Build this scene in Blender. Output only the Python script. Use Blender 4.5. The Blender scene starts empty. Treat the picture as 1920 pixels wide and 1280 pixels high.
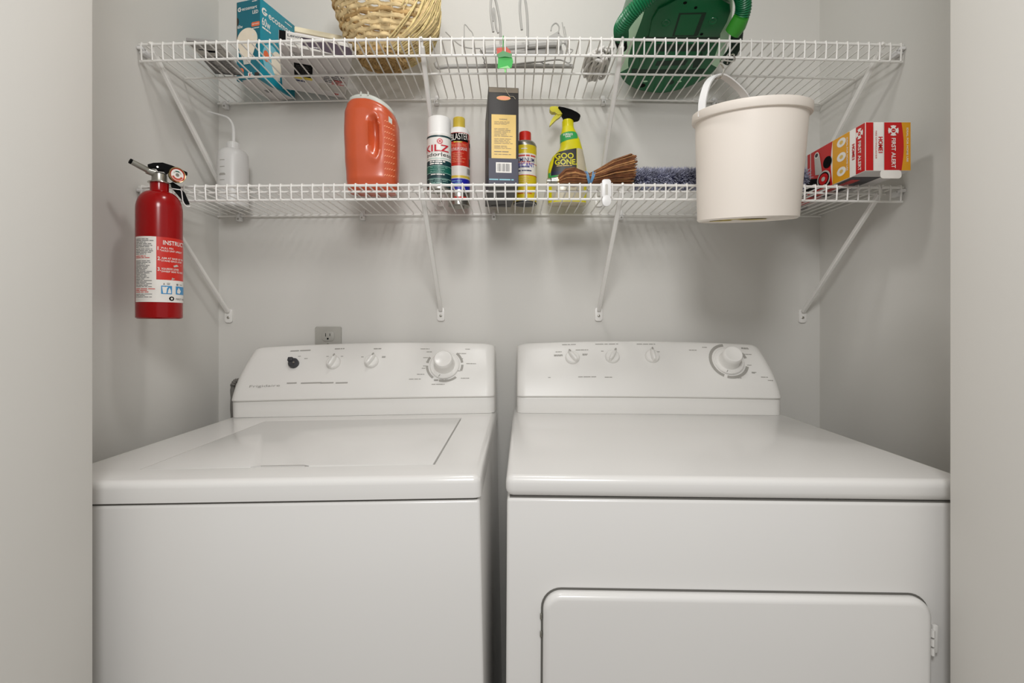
import bpy, bmesh, math, random
from mathutils import Vector, Matrix
sc = bpy.context.scene
COL = sc.collection
R = math.radians
PI = math.pi
# ---------------------------------------------------------------- camera, world, lights
F, CX, HY, CZ = 965.0, 960.0, 608.0, 1.138          # focal length (px of 1920), principal x, horizon row, eye height
cd = bpy.data.cameras.new('camera')
cam = bpy.data.objects.new('camera', cd)
COL.objects.link(cam)
cam.location = (0, 0, CZ)
cam.rotation_euler = (R(90), 0, 0)
cd.sensor_width = 36.0
cd.lens = 36.0 * F / 1920.0
cd.shift_y = -32.0 / 1920.0
cd.clip_start = 0.03
sc.camera = cam
w = bpy.data.worlds.new('World')
sc.world = w
w.use_nodes = True
w.node_tree.nodes['Background'].inputs[0].default_value = (1.0, 0.985, 0.96, 1)
w.node_tree.nodes['Background'].inputs[1].default_value = 0.54


def area(name, loc, target, size, power, col=(1, 1, 1), size_y=None):
    l = bpy.data.lights.new(name, 'AREA')
    l.energy = power
    l.color = col
    l.shape = 'RECTANGLE' if size_y else 'DISK'
    l.size = size
    if size_y:
        l.size_y = size_y
    o = bpy.data.objects.new(name, l)
    COL.objects.link(o)
    o.location = loc
    o.rotation_euler = (Vector(target) - Vector(loc)).to_track_quat('-Z', 'Y').to_euler()
    return o


area('closet_ceiling_lamp', (-0.06, 0.80, 2.40), (-0.02, 1.05, 0.9), 0.16, 3.4, (1, 0.985, 0.965))
area('flash_lamp', (0.0, -0.25, 1.92), (0, 1.3, 1.25), 0.36, 10.0, (1, 0.995, 0.985))
vs = sc.view_settings
vs.view_transform = 'Standard'
vs.look = 'None'
vs.gamma = 1.0
vs.use_curve_mapping = False
vs.exposure = 0.0


def pt(px, py, d):
    """world point seen at picture position (px, py) at depth d from the eye"""
    return Vector(((px - CX) * d / F, d, CZ + (HY - py) * d / F))


# ---------------------------------------------------------------- materials
def lin(c):
    c = c / 255.0
    return c / 12.92 if c <= 0.04045 else ((c + 0.055) / 1.055) ** 2.4


def mat(name, rgb, rough=0.5, metal=0.0, var=0.04, scale=30.0, bump=0.0, bscale=200.0, coat=0.0, trans=0.0, spec=0.5):
    m = bpy.data.materials.new(name)
    m.use_nodes = True
    nt = m.node_tree
    b = nt.nodes['Principled BSDF']
    col = (lin(rgb[0]), lin(rgb[1]), lin(rgb[2]), 1)
    tc = nt.nodes.new('ShaderNodeTexCoord')
    nz = nt.nodes.new('ShaderNodeTexNoise')
    nz.inputs['Scale'].default_value = scale
    nt.links.new(tc.outputs['Object'], nz.inputs['Vector'])
    rp = nt.nodes.new('ShaderNodeValToRGB')
    rp.color_ramp.elements[0].position = 0.3
    rp.color_ramp.elements[1].position = 0.7
    rp.color_ramp.elements[0].color = (col[0] * (1 - var), col[1] * (1 - var), col[2] * (1 - var), 1)
    rp.color_ramp.elements[1].color = (min(1, col[0] * (1 + var)), min(1, col[1] * (1 + var)), min(1, col[2] * (1 + var)), 1)
    nt.links.new(nz.outputs['Fac'], rp.inputs['Fac'])
    nt.links.new(rp.outputs['Color'], b.inputs['Base Color'])
    b.inputs['Roughness'].default_value = rough
    b.inputs['Metallic'].default_value = metal
    b.inputs['Coat Weight'].default_value = coat
    b.inputs['Coat Roughness'].default_value = 0.12
    b.inputs['Transmission Weight'].default_value = trans
    b.inputs['Specular IOR Level'].default_value = spec
    if bump > 0:
        n2 = nt.nodes.new('ShaderNodeTexNoise')
        n2.inputs['Scale'].default_value = bscale
        n2.inputs['Detail'].default_value = 4
        nt.links.new(tc.outputs['Object'], n2.inputs['Vector'])
        bp = nt.nodes.new('ShaderNodeBump')
        bp.inputs['Strength'].default_value = bump
        bp.inputs['Distance'].default_value = 0.002
        nt.links.new(n2.outputs['Fac'], bp.inputs['Height'])
        nt.links.new(bp.outputs['Normal'], b.inputs['Normal'])
    return m


M = {}
for n, a in {
    'wall': dict(rgb=(216, 214, 209), rough=0.75, var=0.008, scale=2, bump=0.06, bscale=120),
    'jamb': dict(rgb=(220, 217, 211), rough=0.5, var=0.008, scale=3, bump=0.03, bscale=60),
    'floor': dict(rgb=(170, 165, 158), rough=0.5, var=0.1, scale=8),
    'enamel': dict(rgb=(232, 230, 227), rough=0.25, var=0.006, scale=4, coat=0.3),
    'plastic': dict(rgb=(233, 231, 227), rough=0.32, var=0.006, scale=4),
    'knob': dict(rgb=(234, 232, 228), rough=0.25, var=0.006),
    'print': dict(rgb=(165, 162, 156), rough=0.6),
    'printdark': dict(rgb=(120, 118, 113), rough=0.6),
    'seam': dict(rgb=(104, 102, 97), rough=0.7),
    'wire': dict(rgb=(236, 234, 230), rough=0.35, var=0.01),
    'clip': dict(rgb=(232, 231, 230), rough=0.35, var=0.01),
    'steel': dict(rgb=(170, 168, 160), rough=0.3, metal=0.9),
    'chrome': dict(rgb=(205, 203, 196), rough=0.18, metal=1.0),
    'brass': dict(rgb=(190, 165, 120), rough=0.25, metal=1.0),
    'black': dict(rgb=(9, 9, 10), rough=0.75, spec=0.12),
    'charcoal': dict(rgb=(58, 58, 62), rough=0.5),
    'red': dict(rgb=(150, 1, 5), rough=0.2, coat=0.0, var=0.02, spec=0.4),
    'labelred': dict(rgb=(206, 40, 28), rough=0.35),
    'labelwhite': dict(rgb=(236, 232, 226), rough=0.4),
    'labelblue': dict(rgb=(58, 145, 200), rough=0.4),
    'greytext': dict(rgb=(120, 120, 120), rough=0.6),
    'redtext': dict(rgb=(205, 80, 70), rough=0.6),
    'white': dict(rgb=(240, 238, 235), rough=0.45, var=0.01),
    'orange': dict(rgb=(200, 86, 48), rough=0.28, var=0.02, coat=0.3),
    'peach': dict(rgb=(238, 150, 110), rough=0.4),
    'greylid': dict(rgb=(205, 208, 200), rough=0.35),
    'labelgreen': dict(rgb=(20, 96, 82), rough=0.4),
    'labelgreendk': dict(rgb=(18, 58, 62), rough=0.4),
    'palegreen': dict(rgb=(150, 190, 178), rough=0.4),
    'kilzred': dict(rgb=(198, 28, 48), rough=0.4),
    'navy': dict(rgb=(30, 34, 90), rough=0.4),
    'blue': dict(rgb=(36, 40, 170), rough=0.35),
    'yellow': dict(rgb=(222, 198, 30), rough=0.35),
    'gold': dict(rgb=(226, 190, 100), rough=0.4),
    'capyellow': dict(rgb=(224, 196, 70), rough=0.35),
    'blastred': dict(rgb=(204, 46, 30), rough=0.35),
    'boxblack': dict(rgb=(44, 41, 40), rough=0.45),
    'boxnavy': dict(rgb=(36, 36, 62), rough=0.45),
    'boxbrown': dict(rgb=(112, 98, 78), rough=0.4),
    'boxgrey': dict(rgb=(88, 87, 86), rough=0.6),
    'lime': dict(rgb=(222, 212, 22), rough=0.32),
    'limegreen': dict(rgb=(52, 160, 84), rough=0.4),
    'clearbeige': dict(rgb=(196, 186, 160), rough=0.2),
    'cream': dict(rgb=(241, 232, 222), rough=0.42, var=0.02, scale=6),
    'stain': dict(rgb=(214, 190, 90), rough=0.5),
    'fared': dict(rgb=(196, 18, 20), rough=0.35),
    'fayellow': dict(rgb=(226, 160, 24), rough=0.35),
    'teal': dict(rgb=(12, 134, 154), rough=0.4),
    'tealdk': dict(rgb=(0, 104, 122), rough=0.4),
    'orangetag': dict(rgb=(232, 112, 66), rough=0.4),
    'carton': dict(rgb=(214, 210, 208), rough=0.55),
    'cardboard': dict(rgb=(120, 96, 66), rough=0.8),
    'purple': dict(rgb=(44, 18, 40), rough=0.35),
    'leaflet': dict(rgb=(158, 155, 152), rough=0.5),
    'creamedge': dict(rgb=(236, 226, 196), rough=0.5),
    'bulb': dict(rgb=(240, 228, 208), rough=0.4),
    'lightcyan': dict(rgb=(126, 190, 205), rough=0.4),
    'wicker': dict(rgb=(212, 188, 142), rough=0.85, spec=0.2, var=0.22, scale=60),
    'wickerdk': dict(rgb=(180, 148, 100), rough=0.85, spec=0.2, var=0.25, scale=60),
    'straw': dict(rgb=(216, 196, 142), rough=0.85, spec=0.2, var=0.2, scale=80),
    'bristle': dict(rgb=(122, 76, 46), rough=0.6, var=0.35, scale=90),
    'bristlelt': dict(rgb=(192, 142, 92), rough=0.6, var=0.3, scale=90),
    'twine': dict(rgb=(104, 150, 190), rough=0.7),
    'duster': dict(rgb=(172, 174, 194), rough=0.9, var=0.35, scale=60),
    'dusterdk': dict(rgb=(52, 54, 84), rough=0.9, var=0.2),
    'vacgreen': dict(rgb=(6, 100, 56), rough=0.3, var=0.03),
    'vacdark': dict(rgb=(4, 44, 26), rough=0.4),
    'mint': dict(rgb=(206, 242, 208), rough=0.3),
    'hosegreen': dict(rgb=(14, 108, 66), rough=0.35),
    'limeend': dict(rgb=(52, 140, 40), rough=0.35),
    'hanger': dict(rgb=(170, 168, 164), rough=0.6, var=0.02),
    'string': dict(rgb=(220, 217, 213), rough=0.85, var=0.04),
    'tag': dict(rgb=(40, 168, 62), rough=0.4),
    'tagdk': dict(rgb=(6, 128, 40), rough=0.4),
    'taglt': dict(rgb=(130, 205, 120), rough=0.4),
    'tagred': dict(rgb=(196, 84, 66), rough=0.5),
    'milky': dict(rgb=(214, 213, 211), rough=0.35, var=0.01),
    'plate': dict(rgb=(196, 193, 186), rough=0.35),
    'outlet': dict(rgb=(176, 174, 167), rough=0.35),
    'duct': dict(rgb=(118, 115, 110), rough=0.6),
}.items():
    M[n] = mat(n, **a)


# ---------------------------------------------------------------- mesh builder
def text2d(s, bold=0.0):
    cu = bpy.data.curves.new('t', 'FONT')
    cu.body = s
    cu.size = 1.0
    cu.offset = bold
    cu.resolution_u = 3
    o = bpy.data.objects.new('t', cu)
    me = bpy.data.meshes.new_from_object(o)
    vs_ = [(v.co.x, v.co.y) for v in me.vertices]
    fs = [tuple(p.vertices) for p in me.polygons]
    if vs_:
        # cut the letters into narrow columns so that they bend round curved surfaces
        bm = bmesh.new()
        bm.from_mesh(me)
        x0, x1 = min(a for a, b in vs_), max(a for a, b in vs_)
        x = x0 + 0.13
        while x < x1:
            bmesh.ops.bisect_plane(bm, geom=list(bm.verts) + list(bm.edges) + list(bm.faces), plane_co=(x, 0, 0), plane_no=(1, 0, 0))
            x += 0.13
        bm.verts.index_update()
        vs_ = [(v.co.x, v.co.y) for v in bm.verts]
        fs = [tuple(v.index for v in f.verts) for f in bm.faces]
        bm.free()
    bpy.data.objects.remove(o)
    bpy.data.curves.remove(cu)
    bpy.data.meshes.remove(me)
    return vs_, fs


class MB:
    def __init__(s, *mats):
        s.v, s.f, s.mi = [], [], []
        s.mats = list(mats)

    def m(s, name):
        if name not in s.mats:
            s.mats.append(name)
        return s.mats.index(name)

    def add(s, vs_, fs, mt=None):
        k = len(s.v)
        i = 0 if mt is None else s.m(mt)
        s.v += [Vector(v) for v in vs_]
        for f in fs:
            s.f.append(tuple(k + a for a in f))
            s.mi.append(i)
        return s

    def bm(s, bm, mt=None, mtx=None):
        bm.verts.index_update()
        vs_ = [(mtx @ v.co) if mtx else v.co.copy() for v in bm.verts]
        s.add(vs_, [[v.index for v in f.verts] for f in bm.faces], mt)
        bm.free()
        return s

    def box(s, a, b, r=0.0, seg=2, mt=None, mtx=None):
        bm = bmesh.new()
        bmesh.ops.create_cube(bm, size=1)
        for v in bm.verts:
            v.co = Vector([a[i] + (v.co[i] + 0.5) * (b[i] - a[i]) for i in range(3)])
        if r > 0:
            bmesh.ops.bevel(bm, geom=list(bm.edges), offset=r, segments=seg, profile=0.5, affect='EDGES')
        return s.bm(bm, mt, mtx)

    def tube(s, pts, r, n=8, closed=False, mt=None, flat=1.0, cap=True):
        pts = [Vector(p) for p in pts]
        N = len(pts)
        rr = r if isinstance(r, (list, tuple)) else [r] * N
        tang = []
        for i in range(N):
            if closed:
                t = pts[(i + 1) % N] - pts[i - 1]
            else:
                t = pts[min(i + 1, N - 1)] - pts[max(i - 1, 0)]
            tang.append(t.normalized() if t.length > 1e-9 else Vector((0, 0, 1)))
        t0 = tang[0]
        up = Vector((0, 0, 1)) if abs(t0.z) < 0.9 else Vector((0, 1, 0))
        nrm = (up - t0 * up.dot(t0)).normalized()
        vs_, fs = [], []
        for i in range(N):
            t = tang[i]
            nrm = (nrm - t * nrm.dot(t))
            nrm = nrm.normalized() if nrm.length > 1e-9 else t.orthogonal().normalized()
            bn = t.cross(nrm)
            for k in range(n):
                a = 2 * PI * k / n
                vs_.append(pts[i] + nrm * (math.cos(a) * rr[i] * flat) + bn * (math.sin(a) * rr[i]))
        for i in range(N if closed else N - 1):
            j = (i + 1) % N
            for k in range(n):
                q = (k + 1) % n
                fs.append((i * n + k, i * n + q, j * n + q, j * n + k))
        if not closed and cap:
            fs.append(tuple(range(n - 1, -1, -1)))
            fs.append(tuple((N - 1) * n + k for k in range(n)))
        return s.add(vs_, fs, mt)

    def lathe(s, prof, n=32, mt=None, mtx=None, mts=None):
        vs_, k = [], len(s.v)
        for r, z in prof:
            for i in range(n):
                a = 2 * PI * i / n
                p = Vector((r * math.cos(a), r * math.sin(a), z))
                vs_.append(mtx @ p if mtx else p)
        s.v += vs_
        for j in range(len(prof) - 1):
            im = s.m(mts[j]) if mts else (0 if mt is None else s.m(mt))
            for i in range(n):
                q = (i + 1) % n
                s.f.append((k + j * n + i, k + j * n + q, k + (j + 1) * n + q, k + (j + 1) * n + i))
                s.mi.append(im)
        for j, rev in ((0, True), (len(prof) - 1, False)):
            if prof[j][0] > 1e-6:
                f = [k + j * n + i for i in range(n)]
                s.f.append(tuple(f[::-1] if rev else f))
                s.mi.append(s.m(mts[min(j, len(prof) - 2)]) if mts else (0 if mt is None else s.m(mt)))
        return s

    def loft(s, rings, mt=None, cap=True, mtf=None):
        n = len(rings[0])
        k = len(s.v)
        for rg in rings:
            s.v += [Vector(p) for p in rg]
        for j in range(len(rings) - 1):
            for i in range(n):
                q = (i + 1) % n
                s.f.append((k + j * n + i, k + j * n + q, k + (j + 1) * n + q, k + (j + 1) * n + i))
                s.mi.append(s.m(mtf(j, i)) if mtf else (0 if mt is None else s.m(mt)))
        if cap:
            im = s.m(mtf(0, 0)) if mtf else (0 if mt is None else s.m(mt))
            s.f.append(tuple(k + i for i in range(n - 1, -1, -1)))
            s.mi.append(im)
            im = s.m(mtf(len(rings) - 2, 0)) if mtf else im
            s.f.append(tuple(k + (len(rings) - 1) * n + i for i in range(n)))
            s.mi.append(im)
        return s

    def prism(s, poly, frame, h0, h1, bev=0.0, seg=2, mt=None):
        """poly in (u, v); frame(u, v, w) -> point; extruded from w=h0 to w=h1"""
        bm = bmesh.new()
        a = [bm.verts.new((p[0], p[1], h0)) for p in poly]
        b = [bm.verts.new((p[0], p[1], h1)) for p in poly]
        bm.faces.new(a[::-1])
        top = bm.faces.new(b)
        n = len(poly)
        for i in range(n):
            q = (i + 1) % n
            bm.faces.new((a[i], a[q], b[q], b[i]))
        if bev > 0:
            bmesh.ops.bevel(bm, geom=list(top.edges), offset=bev, segments=seg, profile=0.5, affect='EDGES')
        for v in bm.verts:
            v.co = frame(v.co.x, v.co.y, v.co.z)
        return s.bm(bm, mt)

    # flat printing on a surface: fr(u, v, lift) -> point
    def rect(s, fr, u0, v0, u1, v1, mt, lift=0.0003, nu=1):
        vs_, fs = [], []
        for i in range(nu + 1):
            u = u0 + (u1 - u0) * i / nu
            vs_ += [fr(u, v0, lift), fr(u, v1, lift)]
        for i in range(nu):
            fs.append((2 * i, 2 * i + 2, 2 * i + 3, 2 * i + 1))
        return s.add(vs_, fs, mt)

    def poly(s, fr, pts, mt, lift=0.0003):
        return s.add([fr(u, v, lift) for u, v in pts], [tuple(range(len(pts)))], mt)

    def disc(s, fr, u, v, ru, mt, lift=0.0004, rv=None, n=20):
        rv = rv or ru
        return s.poly(fr, [(u + ru * math.cos(2 * PI * i / n), v + rv * math.sin(2 * PI * i / n)) for i in range(n)], mt, lift)

    def ring(s, fr, u, v, r0, r1, mt, lift=0.0004, a0=0, a1=360, n=28, sq=1.0):
        vs_, fs = [], []
        for i in range(n + 1):
            a = R(a0 + (a1 - a0) * i / n)
            vs_ += [fr(u + r0 * math.cos(a), v + r0 * sq * math.sin(a), lift), fr(u + r1 * math.cos(a), v + r1 * sq * math.sin(a), lift)]
        for i in range(n):
            fs.append((2 * i, 2 * i + 1, 2 * i + 3, 2 * i + 2))
        return s.add(vs_, fs, mt)

    def text(s, fr, txt, u, v, h, mt, lift=0.0006, width=None, ang=0.0, align='C', bold=0.02):
        """cap height h; centred on (u, v) unless align L; width stretches it"""
        vs_, fs = text2d(txt, bold)
        if not vs_:
            return s
        x0 = min(a for a, b in vs_)
        x1 = max(a for a, b in vs_)
        k = h / 0.70
        kx = (width / (x1 - x0)) if width else k
        ca, sa = math.cos(R(ang)), math.sin(R(ang))
        out = []
        for a, b in vs_:
            lx = (a - x0) * kx - (0 if align == 'L' else (x1 - x0) * kx / 2)
            ly = b * k - (h / 2)
            out.append(fr(u + lx * ca - ly * sa, v + lx * sa + ly * ca, lift))
        return s.add(out, fs, mt)

    def lines(s, fr, u0, v0, u1, v1, n, mt, lift=0.0006, fill=0.45, seed=1, nu=3):
        """rows of print too small to read"""
        rg = random.Random(seed)
        dv = (v1 - v0) / n
        for i in range(n):
            v = v0 + dv * (i + 0.5)
            e = u0 + (u1 - u0) * rg.uniform(0.6, 1.0)
            u = u0
            while u < e - (u1 - u0) * 0.04:
                q = min(e, u + (u1 - u0) * rg.uniform(0.12, 0.4))
                s.rect(fr, u, v - abs(dv) * fill / 2, q, v + abs(dv) * fill / 2, mt, lift, nu)
                u = q + (u1 - u0) * 0.035
        return s

    def barcode(s, fr, u0, v0, u1, v1, bg='labelwhite', fg='black', lift=0.0006, seed=2, nu=4):
        s.rect(fr, u0, v0, u1, v1, bg, lift, nu)
        rg = random.Random(seed)
        mu, mv = (u1 - u0) * 0.1, (v1 - v0) * 0.12
        u = u0 + mu
        while u < u1 - mu:
            t = (u1 - u0) * rg.choice((0.012, 0.02, 0.035))
            s.rect(fr, u, v0 + mv, min(u + t, u1 - mu), v1 - mv, fg, lift + 0.0003)
            u += t + (u1 - u0) * rg.choice((0.015, 0.025, 0.04))
        return s

    def build(s, name, parent=None, loc=None, ang=35, flat=False, sub=None):
        me = bpy.data.meshes.new(name)
        off = Vector(sub) if sub is not None else None
        me.from_pydata([tuple(v - off) if off else tuple(v) for v in s.v], [], s.f)
        for n in s.mats:
            me.materials.append(M[n])
        me.polygons.foreach_set('material_index', s.mi)
        if not flat:
            me.polygons.foreach_set('use_smooth', [True] * len(s.f))
            me.set_sharp_from_angle(angle=R(ang))
        me.update()
        o = bpy.data.objects.new(name, me)
        COL.objects.link(o)
        if parent:
            o.parent = parent
        if loc is not None:
            o.location = loc
        return o


def tag(o, label, cat, group=None):
    o['label'] = label
    o['category'] = cat
    if group:
        o['group'] = group
    return o


def thing(name, label, cat, loc=(0, 0, 0), rot=(0, 0, 0), group=None):
    o = bpy.data.objects.new(name, None)
    COL.objects.link(o)
    o.location = loc
    o.rotation_euler = rot
    o.empty_display_size = 0.05
    return tag(o, label, cat, group)


def struct(name, mb, ang=35):
    o = mb.build(name, ang=ang)
    o['kind'] = 'structure'
    return o


def smooth(pts, n=8, closed=False):
    """Catmull-Rom through points"""
    P = [Vector(p) for p in pts]
    out = []
    N = len(P)
    for i in range(N if closed else N - 1):
        a, b = P[i], P[(i + 1) % N]
        p0 = P[i - 1] if (closed or i > 0) else a * 2 - b
        p3 = P[(i + 2) % N] if (closed or i + 2 < N) else b * 2 - a
        for k in range(n):
            t = k / n
            out.append(0.5 * ((2 * a) + (b - p0) * t + (2 * p0 - 5 * a + 4 * b - p3) * t * t + (3 * a - p0 - 3 * b + p3) * t ** 3))
    if not closed:
        out.append(P[-1])
    return out


def rrect(u0, v0, u1, v1, r, n=6):
    out = []
    for cx_, cy_, a0 in ((u1 - r, v1 - r, 0), (u0 + r, v1 - r, 90), (u0 + r, v0 + r, 180), (u1 - r, v0 + r, 270)):
        for i in range(n + 1):
            a = R(a0 + 90 * i / n)
            out.append((cx_ + r * math.cos(a), cy_ + r * math.sin(a)))
    return out


def front(y=0.0, x=0.0, z=0.0):
    return lambda u, v, l: Vector((x + u, y - l, z + v))


def leftf(x=0.0):          # seen from -X: u grows towards the viewer's right (-Y)
    return lambda u, v, l: Vector((x - l, -u, v))


def under(z=0.0):          # seen from below
    return lambda u, v, l: Vector((u, v, z - l))


def cyl(rad, zfun=None, a0=0.0):
    """print wrapped round an upright cylinder; u = arc length from the direction a0 (radians, 0 = -Y)"""
    def fr(u, v, l):
        a = a0 + u / rad
        r_ = (zfun(v) if zfun else rad) + l
        return Vector((r_ * math.sin(a), -r_ * math.cos(a), v))
    return fr


# ---------------------------------------------------------------- the setting
XL, XR, YB = -0.815, 0.855, 1.43
ZC = 2.44
JL, JR, JF, JB = -0.585, 0.611, 0.56, 0.72
struct('wall_back', MB('wall').box((XL - 0.1, YB, 0), (XR + 0.1, YB + 0.1, ZC)))
struct('wall_left', MB('wall').box((XL - 0.1, JB, 0), (XL, YB, ZC)))
struct('wall_right', MB('wall').box((XR, JB, 0), (XR + 0.1, YB, ZC)))
wf = MB('jamb')
wf.box((-2.2, JF, 0), (JL, JB, ZC), 0.004, 2)
wf.box((JR, JF, 0), (2.2, JB, ZC), 0.004, 2)
wf.box((JL, JF, 2.06), (JR, JB, ZC))
struct('wall_front', wf)
struct('ceiling', MB('wall').box((XL - 0.1, JB, ZC), (XR + 0.1, YB + 0.1, ZC + 0.05)))
struct('floor', MB('floor').box((-2.2, -2.5, -0.05), (2.2, YB + 0.1, 0)))


# ---------------------------------------------------------------- wire shelves
def zU(x):
    return CZ + 0.6205 - 0.0135 * (x / 0.83) ** 2


def zL(x):
    return CZ + 0.3030 - 0.0055 * (x / 0.83) ** 2


YF = 1.12                       # front edge of both shelves
BR = (-0.785, -0.197, 0.240, 0.8045)


def wire_shelf(label, zf, lip, ymid, clips):
    t = thing('wire_shelf', label, 'shelf', (0, YB, zf(0)), (0, 0, 0), 'white wire shelves on the closet walls')
    O = (0, YB, zf(0))
    x0, x1 = XL + 0.004, XR - 0.004
    d = MB('wire')
    n = 72
    for i in range(n):
        x = x0 + 0.006 + (x1 - x0 - 0.012) * i / (n - 1)
        z = zf(x)
        d.tube([(x, YF - 0.001, z - lip), (x, YF - 0.0035, z - 0.004), (x, YF - 0.002, z + 0.0035), (x, YF + 0.004, z + 0.0045),
                (x, YF + 0.02, z + 0.0042), (x, YB - 0.012, z + 0.0042)], 0.0017, 6)
    d.build('wire_deck', t, sub=O)
    xs = [x0 + (x1 - x0) * i / 40 for i in range(41)]
    f = MB('wire')
    f.tube([(x, YF, zf(x)) for x in xs], 0.0029, 8)
    f.tube([(x, YF + 0.002, zf(x) - lip) for x in xs], 0.0027, 8)
    f.build('front_rail', t, sub=O)
    MB('wire').tube([(x, ymid, zf(x)) for x in xs], 0.0026, 8).build('support_wire', t, sub=O)
    MB('wire').tube([(x, YB - 0.012, zf(x)) for x in xs], 0.0024, 8).build('rear_wire', t, sub=O)
    for x in BR:
        z = zf(x)
        b = MB('wire')
        a, e = Vector((x, YF + 0.006, z - 0.012)), Vector((x, YB - 0.010, z - 0.262))
        dr = (e - a).normalized()
        nr = Vector((0, -dr.z, dr.y))
        sx = Vector((1, 0, 0))
        hw, ht = 0.0052, 0.0032
        rings = []
        for p, k in ((a, 1), (a.lerp(e, 0.5), 1), (e, 1)):
            rings.append([p + sx * (hw * cx_) + nr * (ht * cy_) for cx_, cy_ in ((-1, -1), (-0.6, -1.5), (0.6, -1.5), (1, -1), (1, 1), (-1, 1))])
        b.loft(rings)
        b.tube([(x, YF - 0.006, z - 0.003), (x, YF - 0.003, z + 0.002), (x, YF + 0.003, z + 0.001), (x, YF + 0.006, z - 0.014)], 0.0032, 8)
        fp = lambda u, v, l, x=x, z=z: Vector((x + u, YB - l, z + v))
        b.prism(rrect(-0.010, -0.293, 0.010, -0.256, 0.005), fp, 0.0002, 0.006, 0.0015)
        bo = b.build('brace', t, sub=O)
        sm = MB('steel')
        sm.lathe([(0.0001, 0.0), (0.0035, 0.0), (0.0035, 0.0015), (0.002, 0.0024), (0.0001, 0.0024)], 12,
                 mtx=Matrix.Translation(fp(0, -0.279, 0.006) - Vector(O)) @ Matrix.Rotation(R(90), 4, 'X'))
        sm.build('screw', bo)
    for x in clips:
        z = zf(x)
        c = MB('clip')
        c.box((x - 0.006, YB - 0.018, z - 0.014), (x + 0.006, YB - 0.0005, z - 0.0028), 0.002)
        c.box((x - 0.005, YB - 0.006, z - 0.003), (x + 0.005, YB - 0.0005, z + 0.014), 0.0015)
        c.box((x - 0.004, YB - 0.019, z - 0.004), (x + 0.004, YB - 0.0155, z + 0.004), 0.001)
        co = c.build('wall_clip', t, sub=O)
        sm = MB('steel')
        sm.lathe([(0.0001, 0.0), (0.0024, 0.0), (0.0024, 0.0012), (0.0001, 0.0016)], 10,
                 mtx=Matrix.Translation(Vector((x, YB - 0.018, z - 0.009)) - Vector(O)) @ Matrix.Rotation(R(90), 4, 'X'))
        sm.build('clip_screw', co)
    for xa, s_ in ((XL, 1), (XR, -1)):
        e = MB('clip')
        xb = xa + s_ * 0.0125
        z = zf(xa)
        e.box((min(xa, xb) + 0.0002, YF + 0.0035, z - 0.016), (max(xa, xb) - 0.0002, YF + 0.026, z - 0.004), 0.002)
        e.box((min(xa, xb) + 0.0002, YF - 0.005, z - 0.010), (max(xa, xb) - 0.0002, YF + 0.010, z - 0.0032), 0.002)
        e.build('end_bracket', t, sub=O)
    return t


wire_shelf('upper white wire shelf carrying the basket and green vacuum', zU, 0.0345, 1.274, (-0.790, -0.208, 0.252, 0.56))
wire_shelf('lower white wire shelf carrying the spray cans and orange jug', zL, 0.0300, 1.172, (-0.752, -0.412, -0.050, 0.300, 0.560))


# ---------------------------------------------------------------- washer and dryer
def console_fn(x0, x1, yc, zt, sl0, sl1):
    """returns place(u, s) on the sloped panel, its normal, and the whole ring of the profile at u"""
    uc, half = (x0 + x1) / 2, (x1 - x0) / 2
    L = 0.150

    def arch(u):
        return 1 - 0.05 * ((u - uc) / half) ** 2

    def yz(v):
        s = v / L
        return yc - 0.005 + 0.074 * s - 0.007 * math.sin(PI * s), 0.046 + 0.130 * s

    def fr(u, v, l):
        y, z = yz(v)
        y2, z2 = yz(v + 0.001)
        n = Vector((0, -(z2 - z), (y2 - y))).normalized()
        return Vector((u, y, zt + z * arch(u))) + n * l

    def ring(t):
        """t in 0..1 across the width"""
        pts = [(yc, 0.0), (yc, 0.038), (yc + 0.0015, 0.0415), (yc - 0.004, 0.0435)]
        pts += [yz(L * i / 10) for i in range(11)]
        yt, ztp = yz(L)
        pts += [(yt + 0.004, ztp + 0.003), (yt + 0.010, ztp + 0.004), (yt + 0.030, ztp + 0.003), (yt + 0.034, ztp - 0.004), (yt + 0.036, 0.0)]
        out = []
        for y, z in pts:
            k = max(0.0, (z - 0.046) / 0.134)
            a = x0 + sl0 * k ** 1.6
            b = x1 - sl1 * k ** 1.6
            u = a + (b - a) * t
            e = min(u - a, b - u)
            rd = 0.022
            ex = rd - math.sqrt(max(0, rd * rd - (rd - e) ** 2)) if e < rd else 0
            top = 1 - 0.035 * max(0, 1 - e / 0.03) ** 2 * k
            out.append(Vector((u, y + ex * 0.8 * (1 if y < yt + 0.012 else 0), zt + z * arch(u) * top)))
        return out
    return fr, ring


def knob_matrix(fr, u, v):
    p = fr(u, v, 0.0002)
    n = (fr(u, v, 0.01) - fr(u, v, 0)).normalized()
    x = Vector((1, 0, 0))
    y = n.cross(x)
    m = Matrix((x, y, n)).transposed().to_4x4()
    m.translation = p
    return m


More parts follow.
